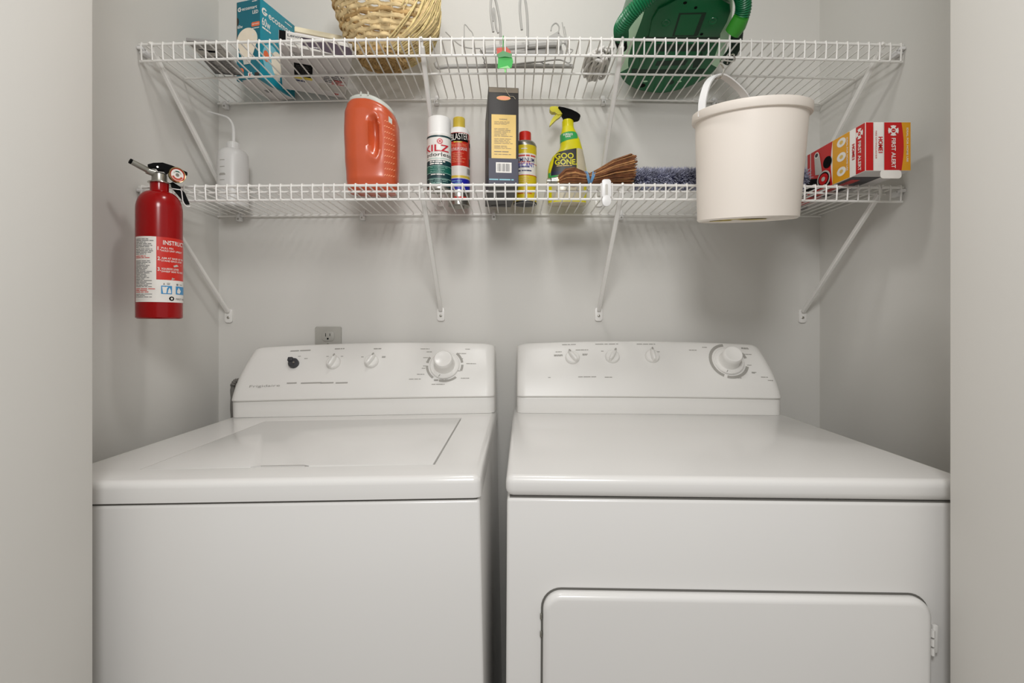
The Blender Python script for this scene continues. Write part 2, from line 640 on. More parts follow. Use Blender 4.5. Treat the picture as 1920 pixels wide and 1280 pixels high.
def small_knob(root, fr, u, v, rot, name='knob', mt='knob', r=0.0185, spot=True):
    mm = knob_matrix(fr, u, v) @ Matrix.Rotation(R(rot), 4, 'Z')
    b = MB(mt)
    b.lathe([(r, 0), (r, 0.003), (r * 0.93, 0.0065), (r * 0.85, 0.008), (0.0001, 0.0085)], 28, mtx=mm)
    o = b.build(name, root)
    g = MB(mt)
    rings = []
    for z, k, wd in ((0.006, 1.0, 0.34), (0.015, 0.98, 0.27), (0.019, 0.93, 0.22), (0.0205, 0.85, 0.15)):
        rings.append([mm @ Vector((x * k, y, z)) for x, y in ((-r * 0.5, -r * wd), (r * 0.3, -r * wd), (r * 0.92, -r * wd * 0.55), (r, 0), (r * 0.92, r * wd * 0.55), (r * 0.3, r * wd), (-r * 0.5, r * wd), (-r * 0.92, r * wd * 0.6), (-r * 0.98, 0), (-r * 0.92, -r * wd * 0.6))])
    g.loft(rings)
    if spot:
        g.disc(lambda a, b_, l: mm @ Vector((a, b_, 0.0206 + l)), r * 0.72, 0, r * 0.22, 'print', 0.0003, r * 0.13)
    g.build('grip', o, ang=50)
    return o


def timer_knob(root, fr, u, v):
    mm = knob_matrix(fr, u, v)
    d = MB('knob')
    d.lathe([(0.0385, 0), (0.0385, 0.002), (0.0365, 0.0042), (0.034, 0.0042), (0.033, 0.0034), (0.0001, 0.0034)], 44, mtx=mm)
    o = d.build('dial', root)
    k = MB('knob')
    k.lathe([(0.027, 0.0034), (0.0255, 0.007), (0.0245, 0.026), (0.0240, 0.034), (0.0215, 0.0375), (0.0185, 0.0378), (0.0165, 0.0370), (0.0001, 0.0366)], 40, mtx=mm)
    k.build('timer_grip', o)
    f2 = lambda a, b, l: mm @ Vector((a, b, l))
    MB('printdark').poly(f2, [(-0.014, -0.034), (-0.0128, -0.0345), (-0.009, -0.0285), (-0.0102, -0.028)], 'printdark', 0.0046).build('dial_mark', o)
    return o


def ring_marks(p, fr, u, v, r0, r1, spans, mt='print'):
    for a0, a1 in spans:
        p.ring(fr, u, v, r0, r1, mt, 0.0005, a0, a1, 14)


def ring_top(mb, x0, x1, y0, y1, z0, z1, hx0, hx1, hy0, hy1, bev):
    """flat slab with a rectangular hole"""
    bm = bmesh.new()
    xs, ys = [x0, hx0, hx1, x1], [y0, hy0, hy1, y1]
    T = [[bm.verts.new((x, y, z1)) for y in ys] for x in xs]
    B = [[bm.verts.new((x, y, z0)) for y in ys] for x in xs]
    for i in range(3):
        for j in range(3):
            if i == 1 and j == 1:
                continue
            bm.faces.new((T[i][j], T[i + 1][j], T[i + 1][j + 1], T[i][j + 1]))
            bm.faces.new((B[i][j], B[i][j + 1], B[i + 1][j + 1], B[i + 1][j]))
    per = [(i, 0) for i in range(3)] + [(3, j) for j in range(3)] + [(i, 3) for i in (3, 2, 1)] + [(0, j) for j in (3, 2, 1)]
    for k in range(len(per)):
        a, b = per[k], per[(k + 1) % len(per)]
        bm.faces.new((B[a[0]][a[1]], B[b[0]][b[1]], T[b[0]][b[1]], T[a[0]][a[1]]))
    hp = [(1, 1), (1, 2), (2, 2), (2, 1)]
    for k in range(4):
        a, b = hp[k], hp[(k + 1) % 4]
        bm.faces.new((B[a[0]][a[1]], B[b[0]][b[1]], T[b[0]][b[1]], T[a[0]][a[1]]))
    bmesh.ops.recalc_face_normals(bm, faces=list(bm.faces))
    eps = 1e-5

    def onb(v):
        return abs(v.co.x - x0) < eps or abs(v.co.x - x1) < eps or abs(v.co.y - y0) < eps or abs(v.co.y - y1) < eps
    ed = []
    for e in bm.edges:
        a, b = e.verts
        if onb(a) and onb(b):
            top = abs(a.co.z - z1) < eps and abs(b.co.z - z1) < eps
            same_side = any(abs(getattr(a.co, c) - q) < eps and abs(getattr(b.co, c) - q) < eps for c, q in (('x', x0), ('x', x1), ('y', y0), ('y', y1)))
            vert = abs(a.co.z - b.co.z) > eps
            corner = vert and (abs(a.co.x - x0) < eps or abs(a.co.x - x1) < eps) and (abs(a.co.y - y0) < eps or abs(a.co.y - y1) < eps)
            if (top and same_side) or corner:
                ed.append(e)
    bmesh.ops.bevel(bm, geom=ed, offset=bev, segments=4, profile=0.5, affect='EDGES', clamp_overlap=True)
    mb.bm(bm)


def cabinet(root, hw, hd, zt, gap=0.0035):
    c = MB('enamel')
    c.box((-hw + 0.002, -hd + 0.001, 0.03), (hw - 0.002, hd, zt - 0.0325 - gap), 0.005, 3)
    c.build('cabinet', root)
    MB('seam').box((-hw + 0.006, -hd + 0.005, zt - 0.0330 - gap), (hw - 0.006, hd - 0.004, zt - 0.0320)).build('seam_shade', root)  # dark grey filler box, coloured as the shade inside the seam gap


def feet(root, hw, hd, rx, ry):
    for sx in (-1, 1):
        for sy in (-1, 1):
            x, y = sx * (hw - 0.05), sy * (hd - 0.05)
            drop = -x * math.sin(ry) + y * math.sin(rx)          # how far this corner stands above the tilted base plane
            f = MB('charcoal')
            f.lathe([(0.020, -drop), (0.020, -drop + 0.008), (0.008, -drop + 0.012), (0.008, 0.032)], 14, mtx=Matrix.Translation((x, y, 0)))
            f.build('foot', root)


# --- washer
W_ROT = (R(0.0), R(-1.13), R(-0.5))
washer = thing('washing_machine', 'white top-loading washing machine on the left, black stub among its console knobs', 'washing machine', (-0.3655, 1.091, 0), W_ROT)
hw, hd, zt = 0.340, 0.328, 0.908
cabinet(washer, hw, hd, zt)
lx0, lx1, ly0, ly1 = -0.216, 0.262, -0.262, 0.152
tp = MB('enamel')
ring_top(tp, -hw, hw, -hd, hd, zt - 0.0325, zt, lx0, lx1, ly0, ly1, 0.0115)
tp.box((lx0, ly0, zt - 0.030), (lx1, ly1, zt - 0.007))
tp.build('top_panel', washer)
ld = MB('enamel')
ax, bx = lx0 + 0.0012, lx1 - 0.0032
ay, by = ly0 + 0.0018, ly1 - 0.0012
tabs = [(ax, ay), (ax + 0.178, ay), (ax + 0.190, ay + 0.010), (ax + 0.262, ay + 0.010), (ax + 0.272, ay), (bx, ay), (bx, by), (ax, by)]
ld.prism(tabs, lambda u, v, w_: Vector((u, v, w_)), zt - 0.0068, zt + 0.0006, 0.0018, 2)
ld.build('lid', washer)
fr, ring = console_fn(-0.333, 0.3385, 0.210, zt + 0.0004, 0.024, 0.0)
cs = MB('plastic')
ts = [0, 0.003, 0.008, 0.014, 0.02, 0.028, 0.036] + [0.05 + 0.9 * i / 24 for i in range(25)] + [0.964, 0.972, 0.98, 0.986, 0.992, 0.997, 1.0]
cs.loft([ring(t) for t in ts])


def wl(px, py, d=1.345):
    """position on the washer panel seen at a picture position: (u, v)"""
    u = (px - CX) * d / F + 0.3655 + 1.05 * 0.0198 - 0.001
    base = 740 - (px - 460) * 0.020
    top = 652 - (px - 480) * 0.020
    return u, 0.150 * (base - py) / (base - top)


pr = cs
for px, py, w_ in ((568, 657, 60), (636, 655, 27), (708, 655, 22)):
    u, v = wl(px, py)
    pr.lines(fr, u - w_ * 0.0007, v - 0.0017, u + w_ * 0.0007, v + 0.0017, 1, 'print', 0.0005, 0.9, int(px), 2)
for px, py, w_, n in ((540, 672, 6, 1), (573, 671, 9, 1), (559, 667, 7, 1), (612, 668, 5, 1), (640, 668, 6, 1), (680, 669, 8, 1), (719, 669, 8, 2),
                      (798, 654, 24, 1), (805, 659, 14, 1), (798, 669, 10, 1), (803, 676, 8, 1), (799, 683, 10, 1), (797, 687, 10, 1), (794, 697, 20, 1),
                      (786, 705, 32, 1), (833, 706, 34, 2), (828, 713, 32, 1), (870, 660, 24, 1), (878, 652, 14, 1), (866, 669, 8, 1), (884, 677, 20, 1), (873, 702, 16, 1), (861, 690, 8, 1)):
    u, v = wl(px, py)
    pr.lines(fr, u - w_ * 0.0007, v - 0.0013 * n, u + w_ * 0.0007, v + 0.0013 * n, n, 'print', 0.0005, 0.8, int(px + py), 2)
for px, w_ in ((555, 18), (591, 38), (620, 24), (647, 22)):
    u, v = wl(px, 712)
    pr.rect(fr, u - w_ * 0.0007, v - 0.0017, u + w_ * 0.0007, v + 0.0017, 'print', 0.0005, 2)
u, v = wl(506, 716)
pr.text(fr, 'Frigidaire', u, v, 0.0066, 'print', 0.0005, 0.078, 0, 'C', 0.0)
ku, kv = wl(834, 681)
ring_marks(pr, fr, ku, kv, 0.0425, 0.0485, ((10, 50), (-20, 2), (150, 172), (182, 232), (255, 312)))
cs.build('console', washer, ang=28)
small_knob(washer, fr, *wl(626, 679), 70)
small_knob(washer, fr, *wl(697, 677), 60)
timer_knob(washer, fr, ku, kv)
u, v = wl(552, 680)
mm = knob_matrix(fr, u, v)
st = MB('charcoal')
st.lathe([(0.013, 0), (0.013, 0.009), (0.0105, 0.012), (0.0001, 0.012)], 20, mtx=mm)
st.box((-0.014, 0.002, 0.002), (-0.001, 0.013, 0.016), 0.002, 2, mtx=mm)
so = st.build('knob_stub', washer)
so['label'] = 'black bare knob stub'
MB('steel').lathe([(0.0025, 0.012), (0.0025, 0.015), (0.0001, 0.0155)], 12, mtx=mm @ Matrix.Translation((0.004, -0.003, 0))).build('pin', so)
feet(washer, hw, hd, 0, W_ROT[1])

# --- dryer
D_ROT = (0, R(0.30), R(-1.15))
dryer = thing('clothes_dryer', 'white front-loading clothes dryer on the right, with a door in its front', 'dryer', (0.3355, 1.083, 0), D_ROT)
hw, hd, zt = 0.343, 0.330, 0.9135
cabinet(dryer, hw, hd, zt, 0.0016)
tp = MB('enamel')
tp.box((-hw, -hd, zt - 0.0325), (hw, hd, zt - 0.0005), 0.0115, 4)
tp.build('top_panel', dryer)
fr, ring = console_fn(-0.333, 0.332, 0.208, zt - 0.0003, 0.0, 0.026)
cs = MB('plastic')
cs.loft([ring(t) for t in ts])


def dl(px, py, d=1.345):
    u = (px - CX) * d / F - 0.3355 - 1.05 * 0.0052 + 0.0055
    base = 739 + (px - 965) * 0.004
    top = 651 + (px - 965) * 0.012
    return u, 0.150 * (base - py) / (base - top)


pr = cs
for px, py, w_, n in ((1064, 654, 34, 1), (1134, 655, 48, 1), (1206, 656, 36, 1), (1042, 666, 16, 1), (1040, 672, 18, 2), (1084, 664, 24, 1), (1090, 672, 12, 2),
                      (1094, 709, 40, 1), (1132, 710, 20, 1), (1122, 667, 5, 1), (1226, 669, 6, 1), (1294, 666, 20, 1), (1317, 661, 14, 1), (1393, 661, 20, 2), (1391, 671, 17, 1),
                      (1389, 689, 8, 1), (1395, 701, 10, 2), (1366, 710, 18, 1), (1416, 708, 22, 1), (1423, 713, 14, 1), (1022, 709, 6, 1)):
    u, v = dl(px, py)
    pr.lines(fr, u - w_ * 0.0007, v - 0.0013 * n, u + w_ * 0.0007, v + 0.0013 * n, n, 'print', 0.0005, 0.85, int(px + py), 2)
ku, kv = dl(1353, 683)
ring_marks(pr, fr, ku, kv, 0.0425, 0.0500, ((95, 245), (-62, -18), (12, 32), (255, 300)))
cs.build('console', dryer, ang=28)
small_knob(dryer, fr, *dl(1065, 677), 125)
small_knob(dryer, fr, *dl(1139, 677), 60)
small_knob(dryer, fr, *dl(1213, 677), 95)
timer_knob(dryer, fr, ku, kv)
ff = lambda u, v, w_: Vector((u, -hd + 0.001 - w_, v))
dx0, dx1, dz1, dz0 = -0.287, 0.270, 0.746, 0.22
g = MB('seam')  # dark plate showing round the door, painted as the groove's shade
g.prism(rrect(dx0 - 0.003, dz0 - 0.003, dx1 + 0.003, dz1 + 0.003, 0.030, 8), ff, -0.001, 0.0010)
g.build('door_gap_shade', dryer)
d = MB('enamel')
rings = []
for a_ in (-1, 0, 1, 2, 3, 4, 5):
    e_, h_ = (0, 0.0008) if a_ < 0 else (0.009 * (1 - math.cos(R(18 * a_))), 0.006 + 0.009 * math.sin(R(18 * a_)))
    rings.append([ff(u, v, h_) for u, v in rrect(dx0 + e_, dz0 + e_, dx1 - e_, dz1 - e_, 0.027 - e_, 8)])
d.loft(rings)
door = d.build('door', dryer, ang=40)
hg = MB('plastic')
for k in range(2):
    za = dz1 - 0.04 - k * 0.40
    hg.box((dx1 + 0.004, -hd - 0.007, za - 0.040), (dx1 + 0.012, -hd + 0.0005, za), 0.002)
    for j in range(3):
        zz = za - 0.006 - 0.013 * j
        hg.tube([(dx1 + 0.003, -hd - 0.007, zz), (dx1 + 0.003, -hd - 0.007, zz - 0.010)], 0.0030, 8)
    hg.build('hinge', door) if k == 0 else hg.build('hinge', door)
    hg = MB('plastic')
lt = MB('steel')
for zz in (dz1 - 0.038, dz1 - 0.064):
    lt.box((dx0 - 0.0045, -hd - 0.003, zz - 0.005), (dx0 - 0.0015, -hd - 0.0004, zz + 0.004), 0.001)
lt.build('latch', door)
feet(dryer, hw, hd, 0, D_ROT[1])

# --- behind the washer
hose = MB('duct')
pts = smooth([(-0.764, 1.405, 0.45), (-0.763, 1.407, 0.75), (-0.762, 1.405, 0.95), (-0.7595, 1.402, 0.974), (-0.753, 1.405, 0.984), (-0.7455, 1.408, 0.980), (-0.7405, 1.410, 0.955), (-0.7385, 1.412, 0.6)], 10)
hose.tube(pts, [0.0062 + 0.0008 * math.sin(i * 1.9) for i in range(len(pts))], 10)
tag(hose.build('drain_hose'), 'dark grey hose arching up behind the left end of the washer', 'hose')

# --- outlet on the back wall
p = pt(616.5, 646, YB)
t = thing('electrical_outlet', 'grey electrical outlet on the back wall above the washer', 'outlet', (p.x, YB, p.z))
fo = lambda u, v, w_: Vector((u, -w_, v))
MB('outlet').prism(rrect(-0.036, -0.060, 0.036, 0.050, 0.004), fo, 0.0002, 0.006, 0.003, 3).build('cover_plate', t)
for zc in (0.024, -0.020):
    r_ = MB('outlet')
    r_.prism(rrect(-0.017, zc - 0.014, 0.017, zc + 0.014, 0.009, 6), fo, 0.0055, 0.0078, 0.0008)
    ro = r_.build('receptacle', t)
    h = MB('black')
    h.rect(front(-0.0078, 0, zc), -0.0068, -0.001, -0.0050, 0.0080, 'black', 0.0003)
    h.rect(front(-0.0078, 0, zc), 0.0050, 0.000, 0.0066, 0.0075, 'black', 0.0003)
    h.disc(front(-0.0078, 0, zc), 0, -0.0072, 0.0026, 'black', 0.0003)
    h.build('slots', ro)
MB('steel').lathe([(0.003, 0), (0.003, 0.001), (0.0001, 0.0014)], 10, mtx=Matrix.Translation((0, -0.006, 0.002)) @ Matrix.Rotation(R(90), 4, 'X')).build('screw', t)


# ---------------------------------------------------------------- lower shelf

def facing(x, y):
    """z rotation that turns a thing's -Y side to the eye"""
    return math.atan2(-x, y)


def can(name, label, px, d, rad, H, cap_r, cap_h, cap_mt, sh_h, body_mt, lean=0.0, shoulder_mt='steel', base_mt='steel', z0=0.0):
    x = (px - CX) * d / F
    t = thing(name, label, 'spray can', (x, d, zL(x) + 0.0066 + z0), (0, R(lean), facing(x, d)), 'spray cans on the lower shelf')
    b = MB(body_mt)
    zt = H - cap_h - sh_h
    b.lathe([(0.0001, 0.004), (rad * 0.80, 0.002), (rad * 0.90, 0.0), (rad * 1.0, 0.0005), (rad * 1.01, 0.0025), (rad, 0.005), (rad, 0.012), (rad, zt - 0.002), (rad * 1.012, zt), (rad * 0.99, zt + 0.002),
             (rad * 0.93, zt + sh_h * 0.55), (rad * 0.80, zt + sh_h * 0.9), (cap_r * 0.9, zt + sh_h)],
            44, mts=[base_mt] * 5 + [body_mt] * 2 + [shoulder_mt] * 5)
    c = MB(cap_mt)
    zc = H - cap_h - 0.0005
    c.lathe([(cap_r * 0.9, zc), (cap_r, zc + 0.0005), (cap_r * 0.985, zc + cap_h * 0.86), (cap_r * 0.95, zc + cap_h * 0.96), (cap_r * 0.86, zc + cap_h), (0.0001, zc + cap_h)], 40)
    return t, b, c, zt


# white and green primer can
t, b, c, zt = can('spray_can', 'white spray can with red sunburst and wide green lower label', 823.5, 1.20, 0.0280, 0.1700, 0.0272, 0.040, 'white', 0.002, 'labelwhite', shoulder_mt='white')
k = 0.0280
f = cyl(k)
W = 1.55 * k


def kz(py):
    return max(0.005, CZ + (HY - py) * 1.173 / F - t.location.z)


def band(mb, f_, W_, pa, pb, mt_, lift, zf):
    mb.rect(f_, -W_, zf(pb), W_, zf(pa), mt_, lift, 24)


band(b, f, W, 300, 362, 'labelgreendk', 0.0003, kz)
band(b, f, W, 311, 323.5, 'labelgreen', 0.0005, kz)
band(b, f, W, 253.2, 256.4, 'labelgreendk', 0.0004, kz)
band(b, f, W, 296, 297, 'palegreen', 0.0004, kz)
for q in (310, 323.5, 334, 343):
    band(b, f, W, q, q + 0.9, 'palegreen', 0.0007, kz)
b.lines(f, -0.023, kz(308.5), 0.020, kz(300.5), 2, 'labelwhite', 0.0009, 0.62, 3)
b.lines(f, -0.022, kz(323), 0.024, kz(311.5), 3, 'palegreen', 0.0009, 0.22, 4)
b.lines(f, -0.020, kz(328.5), 0.018, kz(325), 1, 'labelwhite', 0.0009, 0.5, 5)
b.lines(f, -0.024, kz(347), 0.026, kz(335), 4, 'palegreen', 0.0009, 0.3, 6)
b.lines(f, -0.022, kz(360), 0.024, kz(350), 3, 'palegreen', 0.0009, 0.3, 7)
us, vs_s = 0.0015, kz(264.6)
b.disc(f, us, vs_s, 0.0058, 'kilzred', 0.0004)
for i in range(16):
    a = 2 * PI * i / 16
    b.poly(f, [(us + 0.0056 * math.cos(a - 0.12), vs_s + 0.0056 * math.sin(a - 0.12)), (us + 0.0082 * math.cos(a), vs_s + 0.0082 * math.sin(a)), (us + 0.0056 * math.cos(a + 0.12), vs_s + 0.0056 * math.sin(a + 0.12))], 'kilzred', 0.0004)
b.ring(f, us, vs_s, 0.0028, 0.0040, 'labelwhite', 0.0006)
b.text(f, 'KILZ', -0.0080, kz(277), 0.0150, 'kilzred', 0.0007, 0.064, 0, 'C', 0.015)
b.text(f, 'odorless', -0.0020, kz(289), 0.0085, 'black', 0.0007, 0.067, 0, 'C', 0.0)
b.build('body', t)
c.build('cap', t)

# red grease can
t, b, c, zt = can('spray_can', 'red spray can with yellow cap and blue band at its foot', 860.7, 1.355, 0.0282, 0.2330, 0.0160, 0.0290, 'capyellow', 0.016, 'blastred', shoulder_mt='white')
rad = 0.0282
f = cyl(rad)
W = 1.6 * rad


def bz(py):
    return max(0.005, CZ + (HY - py) * 1.328 / F - t.location.z)


band(b, f, W, 355, 380, 'steel', 0.0003, bz)
b.rect(f, -0.012, bz(371.5), 0.020, bz(368), 'blastred', 0.0006, 12)
band(b, f, W, 334, 355, 'blue', 0.0004, bz)
band(b, f, W, 333, 334.5, 'labelwhite', 0.0004, bz)
band(b, f, W, 328.5, 333, 'capyellow', 0.0004, bz)
band(b, f, W, 310.5, 328.5, 'labelwhite', 0.0003, bz)
b.lines(f, -0.020, bz(350), 0.020, bz(337), 3, 'lightcyan', 0.0007, 0.35, 8)
b.lines(f, -0.038, bz(327), -0.018, bz(312), 4, 'black', 0.0006, 0.5, 9)
b.barcode(f, 0.020, bz(327), 0.038, bz(312), 'labelwhite', 'black', 0.0006, 4)
b.poly(f, [(-0.034, bz(266)), (0.012, bz(260)), (0.032, bz(258)), (0.033, bz(246)), (-0.034, bz(246))], 'labelwhite', 0.0003)
b.rect(f, -0.036, bz(264.5), 0.027, bz(249), 'black', 0.0005, 18)
b.text(f, 'BLASTER', 0.001, bz(255.5), 0.0165, 'labelwhite', 0.0009, 0.047, 4, 'C', 0.0)
b.text(f, 'PENETRATING', 0.0005, bz(272), 0.0080, 'peach', 0.0007, 0.041, 3, 'C', 0.0)
b.text(f, 'LITHIUM GREASE', 0.0010, bz(279), 0.0080, 'labelwhite', 0.0007, 0.043, 3, 'C', 0.0)
b.lines(f, -0.014, bz(267.5), 0.014, bz(264.5), 1, 'capyellow', 0.0007, 0.7, 11)
b.lines(f, -0.018, bz(305), 0.022, bz(285.5), 6, 'peach', 0.0007, 0.35, 12)
b.rect(f, 0.032, bz(308), 0.042, bz(294), 'labelgreendk', 0.0005, 6)
b.rect(f, 0.033, bz(272), 0.042, bz(264), 'black', 0.0005, 6)
b.build('body', t)
c.build('cap', t)

# yellow lubricant can
t, b, c, zt = can('spray_can', 'yellow and white spray can with red cap beside the tall dark box', 984.5, 1.335, 0.0298, 0.188, 0.0158, 0.026, 'labelred', 0.013, 'yellow', base_mt='chrome', z0=0.0)
rad = 0.0298
f = cyl(rad)
W = 1.6 * rad
b.rect(f, -W, 0.070, W, zt - 0.024, 'labelwhite', 0.0003, 24)
b.rect(f, -W, 0.069, W, 0.0705, 'labelred', 0.0005, 24)
b.rect(f, -W, 0.0985, W, 0.0998, 'labelred', 0.0005, 24)
b.poly(f, [(-0.016, zt - 0.0125), (0.002, zt - 0.0060), (0.020, zt - 0.0125), (0.002, zt - 0.0190)], 'navy', 0.0004)
b.lines(f, -0.010, zt - 0.0145, 0.014, zt - 0.0105, 1, 'labelwhite', 0.0006, 0.6, 14)
b.lines(f, -0.030, zt - 0.033, 0.032, zt - 0.027, 1, 'redtext', 0.0006, 0.7, 15)
b.text(f, 'ALUMINUM', -0.0060, zt - 0.0405, 0.0110, 'navy', 0.0007, 0.064, 0, 'C', 0.01)
b.text(f, 'LUBRICANT', -0.0065, zt - 0.0535, 0.0105, 'blue', 0.0007, 0.065, 0, 'C', 0.01)
b.lines(f, -0.026, 0.101, 0.026, 0.105, 1, 'redtext', 0.0006, 0.6, 16)
b.lines(f, -0.034, 0.076, 0.032, 0.095, 2, 'navy', 0.0006, 0.32, 17)
b.lines(f, -0.024, 0.050, 0.024, 0.066, 3, 'gold', 0.0006, 0.4, 18)
b.lines(f, -0.020, 0.020, 0.024, 0.034, 2, 'blastred', 0.0006, 0.3, 19)
b.lathe([(rad * 1.0, 0.0003), (rad * 1.02, 0.0012), (rad * 1.02, 0.0035), (rad, 0.0045)], 44, mt='charcoal')
b.build('body', t)
c.build('cap', t)

# tall dark carton
A, B = -0.0530, 0.0150
x = (A + B) / 2
hw_ = (B - A) / 2
d0, dep, Hb = 1.153, 0.205, 0.2215
t = thing('carton', 'tall narrow dark carton with a tan text panel and a barcode', 'box', (x - dep / 2 * math.sin(R(5)), d0 + dep / 2 * math.cos(R(5)), zL(0) + 0.0066), (0, 0, R(5.0)))
b = MB('boxblack')
b.box((-hw_, -dep / 2, 0), (hw_, dep / 2, Hb), 0.0012, 2, 'boxblack')
f = front(-dep / 2)
b.rect(f, -hw_ + 0.001, 0.001, hw_ - 0.001, 0.062, 'boxnavy')
b.rect(f, -hw_ + 0.0012, Hb - 0.012, hw_ - 0.0012, Hb - 0.001, 'boxbrown')
b.rect(f, -hw_ + 0.007, 0.062, hw_ - 0.006, 0.160, 'gold', 0.0005)
b.text(f, 'WARNING', -0.001, 0.1495, 0.0026, 'boxbrown', 0.0008, 0.018)
for v0, v1, n, sd in ((0.137, 0.145, 3, 21), (0.110, 0.130, 6, 22), (0.094, 0.107, 4, 23), (0.083, 0.091, 3, 24), (0.074, 0.080, 1, 25), (0.069, 0.073, 1, 26)):
    b.lines(f, -hw_ + 0.013, v0, hw_ - 0.012, v1, n, 'boxbrown', 0.0008, 0.3, sd, 1)
b.barcode(f, -hw_ + 0.017, 0.030, hw_ - 0.016, 0.053, 'labelwhite', 'charcoal', 0.0005, 7, 1)
b.lines(f, -hw_ + 0.002, 0.0125, hw_ - 0.002, 0.0165, 1, 'lightcyan', 0.0006, 0.7, 27, 1)
b.disc(f, 0.0, Hb - 0.0245, 0.0158, 'gold', 0.0005, 0.0052)
b.disc(f, 0.0, Hb - 0.0245, 0.0150, 'peach', 0.0008, 0.0044)
uf = under(0)
b.rect(uf, -hw_ + 0.001, -dep / 2 + 0.001, hw_ - 0.001, dep / 2 - 0.001, 'boxgrey', 0.0003)
b.poly(uf, [(-0.020, 0.082), (0.020, 0.070), (0.021, 0.076), (-0.018, 0.089)], 'black', 0.0006)
b.build('carton_body', t)
tp = MB('clearbeige')
tp.tube([(0.004, -dep / 2 - 0.0008, Hb - 0.003), (0.008, -dep / 2 - 0.0008, Hb - 0.012), (0.014, -dep / 2 - 0.0008, Hb - 0.020), (0.022, -dep / 2 - 0.0008, Hb - 0.020), (0.027, -dep / 2 - 0.0008, Hb - 0.026)], 0.0005, 5)
tp.build('torn_tape', t)

# detergent jug
d0 = 1.215
x = (699 - CX) * d0 / F
t = thing('detergent_jug', 'orange detergent jug with pale grey lid and moulded side handle', 'jug', (x, d0, zL(x) + 0.0062), (0, 0, R(4)))
Sx = d0 / F
key = [(0.000, -41, 43, 0.030), (0.006, -44, 46, 0.040), (0.030, -46, 47.5, 0.046), (0.080, -48.5, 48.5, 0.050), (0.140, -50, 49, 0.051), (0.180, -49, 48, 0.050), (0.200, -45, 45, 0.046), (0.2085, -40, 40, 0.041)]


def jug_at(z):
    for i in range(len(key) - 1):
        a, b_ = key[i], key[i + 1]
        if z <= b_[0]:
            k_ = (z - a[0]) / (b_[0] - a[0])
            k_ = k_ * k_ * (3 - 2 * k_) if 0 < i < len(key) - 2 else k_
            return [a[j] + (b_[j] - a[j]) * k_ for j in (1, 2, 3)]
    return list(key[-1][1:])


def drop(xl, z):
    s_ = max(0.0, (xl + 0.010) / 0.07)
    return -0.034 * min(1, s_) ** 1.6 * (z / 0.21) ** 3


def jug_pt(u, v, l):
    """front surface of the jug"""
    a, b_, dp = jug_at(v)
    c_, h_ = (a + b_) / 2 * Sx, (b_ - a) / 2 * Sx + l
    q = max(-0.999, min(0.999, (u - c_) / h_))
    y = -(dp + l) * (1 - abs(q) ** 3.0) ** (1 / 3.0)
    return Vector((u, y, v + drop(u, v)))


b = MB('orange')
rings = []
NA = 120
zs = [0, 0.003, 0.006, 0.012] + [0.02 + 0.18 * i / 45 for i in range(46)] + [0.203, 0.206, 0.2085]
for z in zs:
    a, b_, dp = jug_at(z)
    c_, h_ = (a + b_) / 2 * Sx, (b_ - a) / 2 * Sx
    rg = []
    for i in range(NA):
        th = 2 * PI * i / NA
        ct, st_ = math.cos(th), math.sin(th)
        e = 2 / 3.0
        X = c_ + h_ * math.copysign(abs(ct) ** e, ct)
        Y = dp * math.copysign(abs(st_) ** e, st_)
        if Y < 0:
            sc_ = 1.0
            # finger hollow beside the handle, and the handle bulge
            hx, hz = 0.0130 + 0.05 * (z - 0.11) * -0.55, 0.122
            qx, qz = (X - hx) / 0.0115, (z - hz) / 0.049
            q2 = qx * qx + qz * qz
            g = max(0.0, 1 - q2 ** 1.6)
            Y += 0.019 * g * (0.55 + 0.45 * min(1, max(0, (z - 0.075) / 0.05)))
            rim = math.exp(-((q2 - 1.35) / 0.35) ** 2)
            Y -= 0.0022 * rim
        rg.append(Vector((X, Y, z + drop(X, z))))
    rings.append(rg)
b.loft(rings)
jf = lambda u, v, l: jug_pt(u, v, l)
pl = []
for i in range(9):
    for j in range(2):
        pl.append(jug_pt(0.036 + 0.021 * j if j == 0 else 0.0565, 0.045 + 0.12 * i / 8, 0.0006))
U0, U1 = 0.034, 0.0585
for i in range(10):
    v0 = 0.030 + 0.0145 * i
    for j in range(5):
        ua = U0 + 0.0045 * j + 0.001 * (i % 2)
        b.add([jug_pt(ua, v0, 0.0006), jug_pt(ua + 0.0035, v0 + 0.003, 0.0006), jug_pt(ua + 0.0035, v0 + 0.0055, 0.0006), jug_pt(ua, v0 + 0.0025, 0.0006)], [(0, 1, 2, 3)], 'peach')
b.add([jug_pt(0.044, 0.165, 0.0008), jug_pt(0.051, 0.163, 0.0008), jug_pt(0.051, 0.178, 0.0008), jug_pt(0.044, 0.182, 0.0008)], [(0, 1, 2, 3)], 'greylid')
b.build('bottle', t, ang=60)
l = MB('greylid')
rings = []
for z, k_ in ((0.2070, 1.03), (0.2100, 1.05), (0.2150, 1.03), (0.2185, 0.94), (0.2210, 0.70), (0.2218, 0.3)):
    a, b_, dp = jug_at(0.2085)
    c_, h_ = (a + b_) / 2 * Sx, (b_ - a) / 2 * Sx
    rg = []
    for i in range(64):
        th = 2 * PI * i / 64
        ct, st_ = math.cos(th), math.sin(th)
        X = c_ + h_ * k_ * math.copysign(abs(ct) ** 0.75, ct)
        Y = dp * k_ * math.copysign(abs(st_) ** 0.75, st_)
        rg.append(Vector((X, Y, z + drop(X, 0.2085))))
    rings.append(rg)
l.loft(rings)
for xx in (-0.018, -0.002):
    l.box((xx - 0.0012, -0.045, 0.2125), (xx + 0.0012, -0.030, 0.2212), 0.0006)
l.build('lid', t, ang=50)

